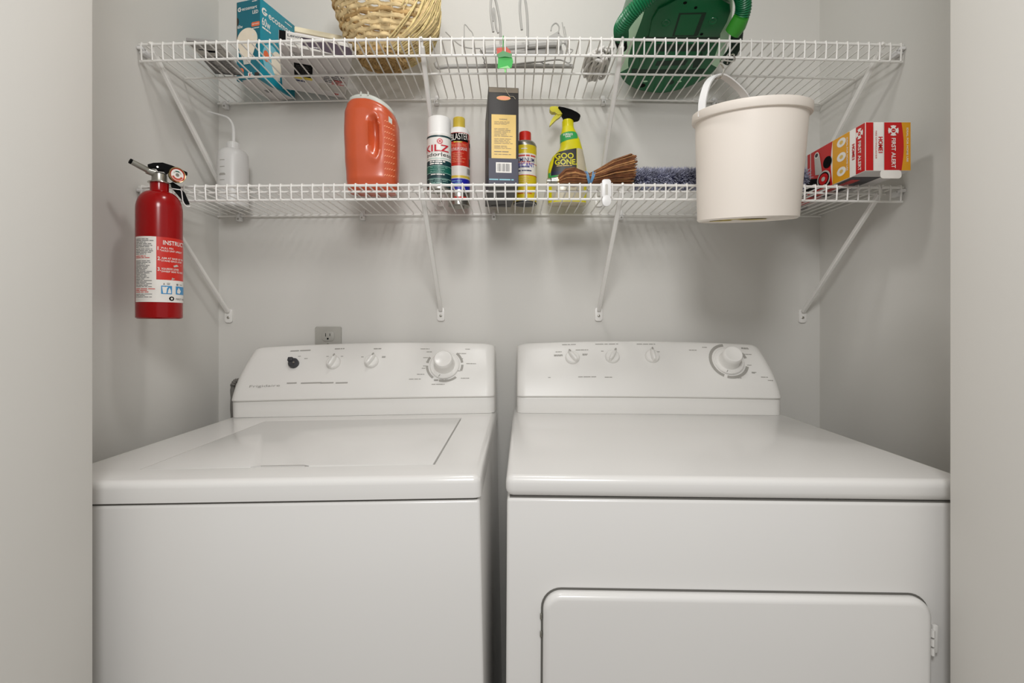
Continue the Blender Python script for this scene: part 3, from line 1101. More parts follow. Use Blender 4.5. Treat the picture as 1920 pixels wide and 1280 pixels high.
# wash bottle
d0 = 1.345
x = (437 - CX) * d0 / F
t = thing('wash_bottle', 'milky plastic wash bottle with bent spout near the left corner', 'bottle', (x, d0, zL(x) + 0.0062), (0, 0, facing(x, d0)))
b = MB('milky')
b.lathe([(0.0001, 0.0005), (0.034, 0.0), (0.0372, 0.003), (0.0375, 0.010), (0.0372, 0.128), (0.0358, 0.138), (0.031, 0.146), (0.022, 0.151), (0.0150, 0.153), (0.0140, 0.160)], 40)
f = cyl(0.0373)
for k_ in range(5):
    b.rect(f, -0.034, 0.045 + 0.017 * k_, -0.020, 0.0465 + 0.017 * k_, 'print', 0.0004, 6)
b.rect(f, -0.036, 0.075, -0.018, 0.079, 'print', 0.0005, 6)
b.build('bottle', t)
c = MB('milky')
c.lathe([(0.0150, 0.152), (0.0152, 0.153), (0.0150, 0.168), (0.013, 0.170), (0.006, 0.172), (0.0001, 0.172)], 32)
for k_ in range(24):
    a = 2 * PI * k_ / 24
    c.tube([(0.0150 * math.cos(a), 0.0150 * math.sin(a), 0.155), (0.0150 * math.cos(a), 0.0150 * math.sin(a), 0.167)], 0.0007, 4)
c.build('cap', t)
pts = smooth([(0.001, 0, 0.170), (0.001, 0, 0.200), (-0.002, 0, 0.218), (-0.012, 0, 0.232), (-0.028, 0, 0.2365), (-0.058, 0, 0.2400)], 8)
MB('milky').tube(pts, [0.0045 - 0.0024 * i / (len(pts) - 1) for i in range(len(pts))], 10).build('spout', t)

# yellow spray bottle
d0 = 1.335
x = (1063 - CX) * d0 / F
t = thing('spray_bottle', 'yellow trigger spray bottle with black label panel behind the whisk broom', 'spray bottle', (x, d0, zL(x) + 0.0062), (0, 0, 0))
s_ = d0 / F / 4.74
oc = 870


def gz(yy):
    return (1112 - yy) * s_


key2 = [(1112, 712, 1030, 0.024), (1105, 704, 1038, 0.027), (1000, 698, 1044, 0.029), (900, 697, 1045, 0.0295), (800, 701, 1041, 0.0295), (740, 714, 1030, 0.029), (690, 738, 1022, 0.028), (660, 768, 1014, 0.027),
        (630, 795, 1008, 0.0255), (600, 808, 1000, 0.024), (540, 812, 984, 0.021), (480, 816, 955, 0.0185), (440, 824, 934, 0.0165), (425, 828, 930, 0.016)]


def goo(z):
    yy = 1112 - z / s_
    for i in range(len(key2) - 1):
        a, b_ = key2[i], key2[i + 1]
        if yy >= b_[0]:
            k_ = (a[0] - yy) / (a[0] - b_[0])
            return [a[j] + (b_[j] - a[j]) * k_ for j in (1, 2, 3)]
    return list(key2[-1][1:])


def goo_pt(u, v, l):
    a, b_, dp = goo(v)
    c_, h_ = ((a + b_) / 2 - oc) * s_, (b_ - a) / 2 * s_ + l
    q = max(-0.999, min(0.999, (u - c_) / h_))
    return Vector((u, -(dp + l) * (1 - abs(q) ** 2.6) ** (1 / 2.6), v))


def gq(xx, yy):
    return ((xx - oc) * s_, gz(yy))


b = MB('lime')
rings = []
zz = sorted(set([gz(k_[0]) for k_ in key2] + [gz(1100 - 15 * i) for i in range(44)]))
for z in zz:
    a, b_, dp = goo(z)
    c_, h_ = ((a + b_) / 2 - oc) * s_, (b_ - a) / 2 * s_
    rg = []
    for i in range(56):
        th = 2 * PI * i / 56
        ct, st_ = math.cos(th), math.sin(th)
        e = 2 / 2.6
        rg.append(Vector((c_ + h_ * math.copysign(abs(ct) ** e, ct), dp * math.copysign(abs(st_) ** e, st_), z)))
    rings.append(rg)
b.loft(rings, mtf=lambda j, i: 'clearbeige' if j < 2 else 'lime')


def goo_patch(cols, mt, lift):
    """cols: list of (x, y_top, y_bottom) in drawing units, filled down the bottle"""
    fine = []
    for i in range(len(cols) - 1):
        for q in range(5):
            fine.append(tuple(cols[i][j] + (cols[i + 1][j] - cols[i][j]) * q / 5 for j in range(3)))
    cols = fine + [cols[-1]]
    for i in range(len(cols) - 1):
        (xa, ta, ba), (xb, tb, bb) = cols[i], cols[i + 1]
        n = 8
        vs_, fs = [], []
        for j in range(n + 1):
            k_ = j / n
            ua, va = gq(xa, ta + (ba - ta) * k_)
            ub, vb = gq(xb, tb + (bb - tb) * k_)
            vs_ += [goo_pt(ua, va, lift), goo_pt(ub, vb, lift)]
        for j in range(n):
            fs.append((2 * j, 2 * j + 2, 2 * j + 3, 2 * j + 1))
        b.add(vs_, fs, mt)


goo_patch([(722, 834, 838), (740, 772, 838), (753, 715, 838), (768, 674, 838), (800, 662, 838), (850, 652, 838), (900, 643, 838), (944, 634, 838)], 'boxblack', 0.0004)
goo_patch([(722, 838, 870), (790, 838, 870), (870, 838, 870), (944, 838, 870)], 'boxnavy', 0.0004)
goo_patch([(948, 634, 850), (975, 632, 850), (1000, 636, 850), (1018, 700, 850), (1030, 760, 850)], 'clearbeige', 0.0004)
goo_patch([(702, 842, 885), (720, 842, 885)], 'limegreen', 0.0005)
goo_patch([(704, 870, 900), (790, 872, 900), (870, 872, 900), (1000, 872, 900), (1038, 870, 900)], 'limegreen', 0.0003)
goo_patch([(808, 494, 572), (840, 488, 566), (880, 480, 556), (920, 478, 548), (958, 486, 540)], 'limegreen', 0.0004)
goo_patch([(730, 960, 1076), (800, 960, 1080), (870, 960, 1082), (960, 960, 1080), (1010, 960, 1076)], 'clearbeige', 0.0004)
gf = lambda u, v, l_: goo_pt(u, v, l_)
for s1, xx, yy, hh, ww, mt_ in (('GOO', 838, 704, 48, 160, 'lime'), ('GONE.', 850, 758, 46, 190, 'lime'), ('SURFACE', 872, 506, 17, 84, 'labelwhite'), ('SAFE', 872, 526, 15, 46, 'labelwhite')):
    u, v = gq(xx, yy)
    b.text(gf, s1, u, v, hh * s_, mt_, 0.0009, ww * s_, 0, 'C', 0.022)
u, v = gq(770, 796)
u2, v2 = gq(930, 788)
b.lines(gf, u, v, u2, v2, 1, 'gold', 0.0008, 0.8, 33, 2)
b.build('bottle', t, ang=60)
c = MB('lime')
cc = (878 - oc) * s_
mt0 = Matrix.Translation((cc, 0, 0))
c.lathe([(47 * s_, gz(436)), (49 * s_, gz(430)), (48 * s_, gz(366)), (44 * s_, gz(358)), (0.0001, gz(357))], 32, mtx=mt0)
for k_ in range(20):
    a = 2 * PI * k_ / 20
    c.tube([(cc + 48.5 * s_ * math.cos(a), 48.5 * s_ * math.sin(a), gz(428)), (cc + 48.5 * s_ * math.cos(a), 48.5 * s_ * math.sin(a), gz(370))], 0.0006, 4)
c.build('collar', t)
hd_ = MB('black')
hf = lambda u, v, w_: Vector((gq(u, v)[0], w_, gq(u, v)[1]))
poly = [(845, 358), (835, 325), (812, 290), (788, 262), (795, 252), (850, 262), (905, 278), (955, 302), (982, 324), (985, 340), (970, 352), (925, 360)]
hd_.prism(poly[::-1], hf, -0.0125, 0.0125, 0.004, 2)
hd_.build('trigger_head', t)
nz = MB('lime')
nz.prism([(812, 290), (826, 312), (790, 320), (760, 296), (735, 296), (718, 280), (715, 258), (728, 247), (770, 245), (795, 252)], hf, -0.009, 0.009, 0.003, 2)
nz.build('nozzle', t)
tr = MB('lime')
tr.prism([(800, 312), (826, 308), (806, 335), (772, 358), (740, 390), (718, 413), (714, 408), (726, 370), (752, 330), (776, 312)], hf, -0.006, 0.006, 0.002, 2)
tr.build('trigger', t)

# whisk broom lying behind the front rail
rg = random.Random(5)
hb = pt(1048, 344, 1.155)
zb = zL(0.2) + 0.006
t = thing('whisk_broom', 'brown whisk broom bound with blue cord, lying behind the front rail', 'broom', (hb.x, hb.y, zb))
b = MB('bristle')
x1 = (1184 - CX) * 1.16 / F - hb.x
for i in range(420):
    a, q = rg.uniform(0, 2 * PI), math.sqrt(rg.random())
    cy, cz = math.cos(a) * q, math.sin(a) * q
    ws = []
    for fx, ry, rz, zc in ((-0.002, 0.010, 0.010, 0.013), (0.014, 0.021, 0.019, 0.0205), (0.034, 0.026, 0.0205, 0.0215), (0.054, 0.022, 0.0150, 0.0185), (0.068, 0.017, 0.0120, 0.0170), (0.090, 0.023, 0.0180, 0.0225), (0.120, 0.034, 0.0270, 0.0310), (x1 + rg.uniform(-0.006, 0.004), 0.042, 0.0345, 0.0375)):
        ws.append((fx, cy * ry + rg.uniform(-0.0007, 0.0007), max(0.0008, zc + cz * rz + rg.uniform(-0.0007, 0.0007) + 0.10 * max(0, fx - 0.09) * 0.12)))
    b.tube(ws, rg.uniform(0.0008, 0.0014), 4, mt='bristlelt' if rg.random() < 0.38 else 'bristle')
b.build('bristles', t, ang=70)
for k_, fx in enumerate((0.060, 0.0635, 0.0720, 0.0755)):
    c = MB('twine')
    tilt = (-0.006, -0.004, 0.004, 0.006)[k_]
    c.tube([(fx + tilt * math.sin(2 * PI * i / 28), 0.0192 * math.cos(2 * PI * i / 28), 0.0178 + 0.0148 * math.sin(2 * PI * i / 28)) for i in range(28)], 0.0018, 6, closed=True)
    c.build('binding_cord', t)
h = MB('steel')
mh = Matrix.Translation((-0.001, 0, 0.0120)) @ Matrix.Rotation(R(-90), 4, 'Y')
h.lathe([(0.0112, 0.0), (0.0112, 0.003), (0.0092, 0.010), (0.0088, 0.016), (0.0065, 0.018), (0.0065, 0.026), (0.0001, 0.0265)], 20, mts=['brass'] + ['steel'] * 5, mtx=mh)
h.build('handle_cap', t)

# duster
d0 = 1.205
xa, xb = (1190 - CX) * d0 / F, (1512 - CX) * 1.195 / F
L_ = xb - xa
t = thing('duster', 'blue-grey fluffy duster lying along the shelf behind the white bucket', 'duster', (xa, d0, zL(0.45) + 0.006))
b = MB('dusterdk', 'duster')
Rc, zc = 0.016, 0.032
b.tube([(0, 0, zc), (L_, 0, zc)], Rc, 14, mt='dusterdk')
b.build('core', t)
b = MB('duster')
rg = random.Random(9)
for i in range(9000):
    a = rg.uniform(0, 2 * PI)
    xx = rg.uniform(0.0, L_)
    dr = Vector((rg.uniform(-0.55, 0.55), math.cos(a), math.sin(a))).normalized()
    p0 = Vector((xx, math.cos(a) * 0.0155, zc + math.sin(a) * 0.0155))
    ln = rg.uniform(0.010, 0.0165)
    p1 = p0 + dr * ln * 0.6
    p2 = p1 + (dr + Vector((rg.uniform(-0.7, 0.7), rg.uniform(-0.5, 0.5), rg.uniform(-0.6, 0.3)))).normalized() * ln * 0.45
    sd = dr.cross(Vector((rg.uniform(-1, 1), rg.uniform(-1, 1), rg.uniform(-1, 1)))).normalized() * 0.0011
    for p_ in (p1, p2):
        p_.z = max(p_.z, 0.0008)
    b.add([p0 - sd, p0 + sd, p1 + sd * 0.8, p1 - sd * 0.8, p2], [(0, 1, 2, 3), (3, 2, 4)])
b.build('fluff', t, flat=True)
hd2 = MB('charcoal')
hd2.tube([(-0.030, 0, 0.020), (0.002, 0, zc)], 0.006, 10)
hd2.build('handle', t)

# plastic hook clipped to the front rail
p = Vector((0.2040, YF, 0))
t = thing('shelf_hook', 'small white plastic hook clipped over the lower shelf rail', 'hook', (p.x, YF, zL(p.x)))
b = MB('clip')
b.prism(rrect(-0.0095, -0.030, 0.0095, 0.0105, 0.004), lambda u, v, w_: Vector((u, -w_, v)), 0.0052, 0.0100, 0.002)
b.box((-0.0068, -0.0070, 0.0075), (0.0068, 0.0095, 0.0105), 0.0012)
b.box((-0.0062, 0.0070, -0.004), (0.0062, 0.0095, 0.0095), 0.001)
b.build('hook_plate', t)
q = MB('clip')
q.prism(rrect(-0.0095, -0.048, 0.0095, -0.024, 0.0092, 8), lambda u, v, w_: Vector((u, -w_, v)), 0.0080, 0.0115, 0.001)
q.box((-0.008, -0.0100, -0.031), (0.008, -0.0055, -0.026), 0.001)
q.build('hook_tongue', t)
MB('plate').prism(rrect(-0.0028, -0.027, 0.0028, 0.000, 0.0024), lambda u, v, w_: Vector((u, -w_, v)), 0.0095, 0.0107).build('release_strip', t)

# fire extinguisher carton
xc, y0, y1 = 0.7520, 1.029, 1.385
hw_, Hb = 0.0455, 0.0980
t = thing('carton', 'red, white and yellow fire extinguisher carton jutting over the lower shelf', 'box', (xc, (y0 + y1) / 2, zL(0.7) + 0.0076), (0, 0, R(0.0)))
dep = (y1 - y0) / 2
b = MB('carton')
b.box((-hw_, -dep, 0), (hw_, dep, Hb), 0.0012, 2, 'labelwhite')
f = front(-dep)


def emblem(mb, fr_, u, v, r, mt, inner):
    for i in range(4):
        a = PI / 4 + i * PI / 2
        pts_ = []
        for aa, rr in ((a - 0.5, r * 0.3), (a - 0.56, r * 0.98), (a, r * 0.92), (a + 0.56, r * 0.98), (a + 0.5, r * 0.3)):
            pts_.append((u + rr * math.cos(aa - PI / 4), v + rr * math.sin(aa - PI / 4)))
        mb.poly(fr_, pts_, mt, 0.0008)
    mb.disc(fr_, u, v, r * 0.55, mt, 0.0009)
    mb.disc(fr_, u, v, r * 0.36, inner, 0.0011)
    mb.text(fr_, '1', u, v, r * 0.45, mt, 0.0014, None, -90)


b.rect(f, -hw_ + 0.0008, 0.001, -hw_ + 0.0155, Hb - 0.001, 'fared')
b.rect(f, -hw_ + 0.0155, 0.001, -hw_ + 0.0165, Hb - 0.001, 'plate', 0.0004)
b.rect(f, -hw_ + 0.0360, 0.001, -hw_ + 0.0375, Hb - 0.001, 'plate', 0.0004)
cur = [(-hw_ + 0.0375, 0.001)] + [(-hw_ + 0.0720 + 0.0045 * math.sin(PI * i / 10), 0.001 + (Hb - 0.002) * i / 10) for i in range(11)] + [(-hw_ + 0.0375, Hb - 0.001)]
b.poly(f, cur, 'fared', 0.0004)
cur = [(hw_ - 0.0008, 0.001), (hw_ - 0.0008, Hb - 0.001)] + [(-hw_ + 0.0720 + 0.0045 * math.sin(PI * i / 10), 0.001 + (Hb - 0.002) * i / 10) for i in range(10, -1, -1)]
b.poly(f, cur, 'fayellow', 0.0004)
emblem(b, f, -hw_ + 0.0555, Hb - 0.0175, 0.0115, 'labelwhite', 'fared')
b.text(f, 'FIRST ALERT', -hw_ + 0.0560, 0.0355, 0.0080, 'labelwhite', 0.0009, 0.060, -90, 'C', 0.02)
b.text(f, 'HOME1', -hw_ + 0.0300, 0.0520, 0.0080, 'fared', 0.0009, 0.032, -90, 'C', 0.03)
b.text(f, 'FIRE EXTINGUISHER', -hw_ + 0.0210, 0.0520, 0.0032, 'redtext', 0.0009, 0.056, -90, 'C', 0.0)
b.text(f, 'IDEAL FOR HOME USE', hw_ - 0.0075, 0.0520, 0.0034, 'labelwhite', 0.0009, 0.068, -90, 'C', 0.02)
# left side (towards the middle of the closet); s runs from the near end inwards
lf = lambda u, v, l_: Vector((-hw_ - l_, -dep + u, v))
Z0, Z1 = 0.001, Hb - 0.001
b.rect(lf, 0.0008, Z0, 0.028, Z1, 'fared')
b.rect(lf, 0.0475, Z0, 0.105, Z1, 'fayellow')
b.poly(lf, [(0.105 + 0.006 * math.sin(PI * i / 10), Z0 + (Z1 - Z0) * i / 10) for i in range(11)] + [(0.345, Z1), (0.345, Z0)], 'fared', 0.0004)
b.rect(lf, 0.200, Z0, 0.228, Z1, 'carton', 0.0007)
b.rect(lf, 0.186, Z0, 0.189, Z1, 'carton', 0.0007)
lt_ = lambda u, v, l_: lf(-u, v, l_)
emblem(b, lt_, -0.0165, Hb - 0.0175, 0.0115, 'labelwhite', 'fared')
b.text(lt_, 'FIRST ALERT', -0.0160, 0.0355, 0.0085, 'labelwhite', 0.0009, 0.060, -90, 'C', 0.02)
b.text(lt_, 'HOME1', -0.0350, 0.0500, 0.0080, 'fared', 0.0009, 0.032, -90, 'C', 0.03)
for k_ in range(3):
    b.disc(lf, 0.0740, 0.021 + 0.031 * k_, 0.0150, 'labelwhite', 0.0007, 0.0095)
    b.disc(lf, 0.0740, 0.021 + 0.031 * k_, 0.0060, 'gold', 0.0010, 0.0040)
b.text(lt_, 'IDEAL FOR HOME USE', -0.0545, 0.0520, 0.0045, 'labelwhite', 0.0009, 0.070, -90, 'C', 0.02)
# printed picture of an extinguisher head and flames
b.poly(lf, [(0.112, 0.004), (0.112, 0.010), (0.150, 0.014), (0.160, 0.030), (0.185, 0.036), (0.215, 0.052), (0.260, 0.058), (0.300, 0.066), (0.330, 0.050), (0.344, 0.004)], 'black', 0.0010)
b.disc(lf, 0.136, 0.022, 0.0250, 'plate', 0.0013, 0.019)
b.disc(lf, 0.136, 0.022, 0.0205, 'black', 0.0016, 0.0155)
b.disc(lf, 0.136, 0.022, 0.0170, 'fared', 0.0019, 0.0125)
b.disc(lf, 0.136, 0.022, 0.0070, 'plate', 0.0022, 0.005)
b.poly(lf, [(0.150, 0.036), (0.142, 0.042), (0.152, 0.084), (0.172, 0.084), (0.168, 0.040)], 'plate', 0.0013)
b.disc(lf, 0.162, 0.084, 0.0090, 'labelwhite', 0.0016, 0.007)
b.disc(lf, 0.162, 0.084, 0.0060, 'charcoal', 0.0019, 0.0045)
b.disc(lf, 0.122, 0.056, 0.0160, 'black', 0.0013, 0.013)
rg = random.Random(4)
for k_ in range(60):
    u_, v_ = rg.uniform(0.215, 0.335), rg.uniform(0.008, 0.050)
    b.disc(lf, u_, v_, rg.uniform(0.003, 0.007), rg.choice(('charcoal', 'boxgrey', 'duster', 'black')), 0.0013 + 0.00001 * k_, 0.003, 7)
uf = under(0)
b.rect(uf, -hw_ + 0.001, -dep + 0.001, hw_ - 0.001, dep - 0.001, 'carton', 0.0003)
b.rect(uf, -hw_ + 0.001, -dep + 0.040, hw_ - 0.030, -dep + 0.21, 'charcoal', 0.0006)
b.rect(uf, -hw_ + 0.012, -dep + 0.060, hw_ - 0.060, -dep + 0.20, 'fared', 0.0009)
b.rect(uf, -hw_ + 0.001, -dep + 0.21, -hw_ + 0.040, dep - 0.06, 'fared', 0.0006)
b.lines(uf, -hw_ + 0.006, dep - 0.05, hw_ - 0.008, dep - 0.008, 4, 'charcoal', 0.0006, 0.4, 41, 1)
b.build('carton_body', t)
fl = MB('labelwhite')
fl.prism(rrect(-0.019, -0.0155, 0.023, 0.0010, 0.006), lambda u, v, w_: Vector((u + 0.002, -dep - 0.0016 - w_, v)), 0.0, 0.0008)
fo_ = fl.build('flap', t)
fo_['label'] = 'white open tuck flap'

# white bucket hung from the upper rail
bc = Vector(((1407 - CX) * 0.985 / F, 0.985, 0))
zr = CZ + 0.4085
t = thing('bucket', 'off-white plastic bucket hanging from a wire hook under the upper shelf', 'bucket', (bc.x, bc.y, zr), (R(8), R(-1.6), 0))
b = MB('cream')
Rt, Rb_, Hk = 0.1025, 0.0920, 0.2060
b.lathe([(0.0001, -Hk + 0.004), (Rb_ - 0.008, -Hk + 0.003), (Rb_ - 0.004, -Hk), (Rb_, -Hk + 0.003), (Rt - 0.003, -0.017), (Rt + 0.0025, -0.0165), (Rt + 0.0035, -0.0150), (Rt + 0.0030, -0.001), (Rt + 0.001, 0.0),
         (Rt - 0.003, -0.001), (Rt - 0.004, -0.012), (Rb_ - 0.003, -Hk + 0.007), (0.0001, -Hk + 0.0065)], 72)
bf = lambda u, v, l_: Vector((u, v, -Hk + 0.003 - l_))
rg = random.Random(3)
for cx_, cy_, ru, rv in ((-0.040, -0.02, 0.032, 0.040), (0.02, 0.02, 0.03, 0.02), (-0.035, 0.045, 0.025, 0.018)):
    b.poly(bf, [(cx_ + ru * rg.uniform(0.7, 1.1) * math.cos(2 * PI * i / 14), cy_ + rv * rg.uniform(0.7, 1.1) * math.sin(2 * PI * i / 14)) for i in range(14)], 'stain', 0.0006)
b.build('pail', t, ang=40)
hn = MB('clip')
hl = [(-0.1000, -0.020, -0.012), (-0.0960, -0.012, 0.020), (-0.080, 0.004, 0.056), (-0.052, 0.030, 0.0760), (-0.020, 0.052, 0.0720), (0.018, 0.072, 0.050), (0.040, 0.086, 0.020), (0.048, 0.0885, -0.012)]
HP = smooth(hl, 5)
rings = []
wv = Vector((-0.58, 0.81, 0.0))
wv = Vector((0.60, -0.80, 0.0))
NH = len(HP)
for i in range(NH):
    tg = (HP[min(i + 1, NH - 1)] - HP[max(i - 1, 0)]).normalized()
    nr = tg.cross(wv).normalized()
    wd = 0.0075
    rings.append([HP[i] + wv * wd + nr * 0.0016, HP[i] - wv * wd + nr * 0.0016, HP[i] - wv * wd - nr * 0.0016, HP[i] + wv * wd - nr * 0.0016])
hn.loft(rings)
hn.build('handle', t)
BUCKET = t
# hook wire
bpy.context.view_layer.update()
top = BUCKET.matrix_basis @ HP[15]
xh = (1372 - CX) * YF / F
zt_ = zU(xh) - 0.0345
hk = MB('chrome')
pts = smooth([(xh - 0.006, YF + 0.009, zt_ - 0.010), (xh - 0.004, YF + 0.010, zt_ + 0.001), (xh, YF + 0.002, zt_ + 0.0062), (xh + 0.002, YF - 0.006, zt_ + 0.002), (xh + 0.001, YF - 0.010, zt_ - 0.014),
              (top.x + 0.004, top.y - 0.004, top.z + 0.026), (top.x + 0.006, top.y - 0.011, top.z + 0.006), (top.x + 0.003, top.y - 0.007, top.z - 0.006), (top.x - 0.002, top.y, top.z - 0.0075), (top.x - 0.006, top.y + 0.009, top.z - 0.003), (top.x - 0.008, top.y + 0.013, top.z + 0.006)], 8)
hk.tube(pts, 0.0015, 8)
tag(hk.build('wire_hook'), 'thin wire S-hook joining the bucket handle to the upper shelf rail', 'hook')


# ---------------------------------------------------------------- upper shelf
def zdeck(x):
    return zU(x) + 0.0060


def oriented_box(fl_, fr_):
    """front-left and front-right floor points -> (yaw, width)"""
    v = Vector(fr_) - Vector(fl_)
    return math.atan2(v.y, v.x), v.length


# grey printed packet lying flat
x0, y0 = -0.679, 1.129
t = thing('packet', 'flat grey printed packet lying at the left end of the top shelf', 'packet', (x0, y0, zdeck(-0.635) + 0.0004), (0, 0, R(8.5)))
b = MB('leaflet')
b.box((-0.034, 0.0, 0.0), (0.034, 0.150, 0.0075), 0.0015)
uf = under(0)
b.rect(uf, -0.032, 0.002, 0.032, 0.060, 'plate', 0.0003)
b.rect(uf, -0.032, 0.060, 0.032, 0.148, 'leaflet', 0.0003)
b.rect(uf, -0.006, 0.034, 0.016, 0.043, 'black', 0.0006)
b.rect(uf, -0.022, 0.030, -0.008, 0.036, 'charcoal', 0.0006)
b.lines(uf, -0.030, 0.006, 0.030, 0.028, 5, 'greytext', 0.0006, 0.35, 51, 1)
b.lines(uf, -0.031, 0.075, -0.004, 0.142, 14, 'charcoal', 0.0006, 0.45, 52, 1)
b.lines(uf, 0.000, 0.070, 0.031, 0.142, 14, 'charcoal', 0.0006, 0.4, 53, 1)
b.rect(uf, 0.000, 0.062, 0.030, 0.067, 'charcoal', 0.0006)
b.rect(uf, -0.032, 0.143, 0.032, 0.148, 'charcoal', 0.0007)
b.build('packet_body', t)

# teal light bulb carton
A, B = Vector((-0.702, 1.312, 0)), Vector((-0.6320, 1.292, 0))
yaw, wd = oriented_box(A, B)
hw_, dp_, Hb = wd / 2, 0.128, 0.2000
cen = (A + B) / 2
t = thing('carton', 'teal light bulb carton standing tall at the left end of the top shelf', 'box', (cen.x, cen.y, zdeck(-0.59) + 0.0004), (0, 0, yaw))
b = MB('teal')
b.box((-hw_, 0, 0), (hw_, dp_, Hb), 0.0010, 2, 'teal')
f = front(0.0)
b.rect(f, -hw_ + 0.0006, 0.0006, hw_ - 0.0006, Hb - 0.0006, 'tealdk', 0.0002)
b.text(f, 'ecosmart', 0.004, Hb - 0.0200, 0.0085, 'labelwhite', 0.0006, 0.046, 0, 'C', 0.012)
b.ring(f, -0.0265, Hb - 0.0205, 0.0030, 0.0056, 'labelwhite', 0.0006, 40, 330)
b.rect(f, -0.027, Hb - 0.0215, -0.021, Hb - 0.0195, 'labelwhite', 0.0006)
b.text(f, 'LED', 0.0220, Hb - 0.0330, 0.0085, 'labelwhite', 0.0006, 0.0175, 0, 'C', 0.02)
b.lines(f, 0.012, Hb - 0.0070, 0.031, Hb - 0.0042, 1, 'labelwhite', 0.0006, 0.8, 61, 1)
b.poly(f, rrect(0.010, Hb - 0.0695, 0.0352, Hb - 0.0585, 0.003), 'orangetag', 0.0005)
b.text(f, 'SOFT WHITE', 0.0226, Hb - 0.0640, 0.0034, 'labelwhite', 0.0008, 0.020)
b.lines(f, 0.013, Hb - 0.0755, 0.034, Hb - 0.0725, 1, 'labelwhite', 0.0006, 0.7, 62, 1)
b.text(f, '60w', -0.0250, Hb - 0.0640, 0.0080, 'labelwhite', 0.0006, 0.016, 0, 'C', 0.012)
b.poly(f, [(-hw_ + 0.0006 + 0.0075 * math.cos(PI * (i / 12 - 0.5)), Hb - 0.050 + 0.0105 * math.sin(PI * (i / 12 - 0.5))) for i in range(13)], 'boxblack', 0.0004)
b.poly(f, [(-hw_ + 0.0006, Hb - 0.002), (-hw_ + 0.0016, Hb - 0.002), (-hw_ + 0.0028, Hb - 0.12), (-hw_ + 0.0006, Hb - 0.12)], 'cardboard', 0.0005)
# picture of a bulb and its base
cxb, czb = -0.0030, Hb - 0.1000
b.disc(f, cxb, czb, 0.0315, 'bulb', 0.0006, 0.0300, 36)
b.poly(f, [(cxb - 0.0295, czb - 0.010), (cxb + 0.0295, czb - 0.010), (cxb + 0.0150, czb - 0.046), (cxb - 0.0150, czb - 0.046)], 'bulb', 0.0008)
b.poly(f, [(cxb - 0.0140, czb - 0.044), (cxb + 0.0140, czb - 0.044), (cxb + 0.0100, czb - 0.062), (cxb - 0.0100, czb - 0.062)], 'plate', 0.0010)
b.disc(f, cxb + 0.018, czb + 0.010, 0.0024, 'labelwhite', 0.0010)
b.disc(f, -0.0215, 0.0220, 0.0085, 'orangetag', 0.0012)
b.text(f, '2', -0.0215, 0.0222, 0.0080, 'labelwhite', 0.0014)
b.rect(f, 0.000, 0.004, 0.012, 0.016, 'labelwhite', 0.0010)
b.rect(f, 0.004, 0.006, 0.0075, 0.013, 'fared', 0.0013)
b.rect(f, 0.020, 0.003, 0.034, 0.014, 'boxblack', 0.0010)
# right side
rf = lambda u, v, l_: Vector((hw_ + l_, u, v))
b.text(rf, 'ecosmart', 0.073, Hb - 0.0275, 0.0170, 'labelwhite', 0.0006, 0.090, 0, 'C', 0.012)
b.ring(rf, 0.0140, Hb - 0.0280, 0.0050, 0.0095, 'labelwhite', 0.0006, 40, 330)
b.rect(rf, 0.013, Hb - 0.031, 0.024, Hb - 0.0275, 'labelwhite', 0.0006)
b.lines(rf, 0.088, Hb - 0.0130, 0.122, Hb - 0.0090, 1, 'labelwhite', 0.0006, 0.6, 63, 1)
b.text(rf, '60w', 0.0195, Hb - 0.0540, 0.0200, 'labelwhite', 0.0006, 0.029, 0, 'C', 0.012)
b.lines(rf, 0.006, Hb - 0.0730, 0.044, Hb - 0.0670, 1, 'labelwhite', 0.0006, 0.7, 64, 1)
b.disc(rf, 0.040, 0.060, 0.0330, 'lightcyan', 0.0004, 0.040)
b.disc(rf, 0.060, 0.060, 0.0220, 'bulb', 0.0006, 0.0330)
b.disc(rf, 0.020, 0.063, 0.0100, 'orangetag', 0.0008, 0.014)
b.rect(rf, 0.050, 0.020, 0.070, 0.034, 'plate', 0.0006)
b.lines(rf, 0.085, 0.012, 0.120, 0.032, 3, 'lightcyan', 0.0006, 0.5, 65, 1)
uf = under(0)
b.rect(uf, -hw_ + 0.0008, 0.0008, hw_ - 0.0008, dp_ - 0.0008, 'carton', 0.0003)
b.poly(uf, [(hw_ - 0.0008, 0.0008), (hw_ - 0.010, 0.0008), (hw_ - 0.012, 0.050), (hw_ - 0.005, 0.070), (hw_ - 0.006, 0.100), (hw_ - 0.0015, dp_ - 0.001), (hw_ - 0.0008, dp_ - 0.001)], 'teal', 0.0006)
b.rect(uf, -hw_ + 0.001, 0.0008, -hw_ + 0.016, 0.006, 'teal', 0.0006)
b.barcode(uf, -0.010, 0.058, 0.014, 0.078, 'carton', 'boxgrey', 0.0006, 8, 1)
b.build('carton_body', t)

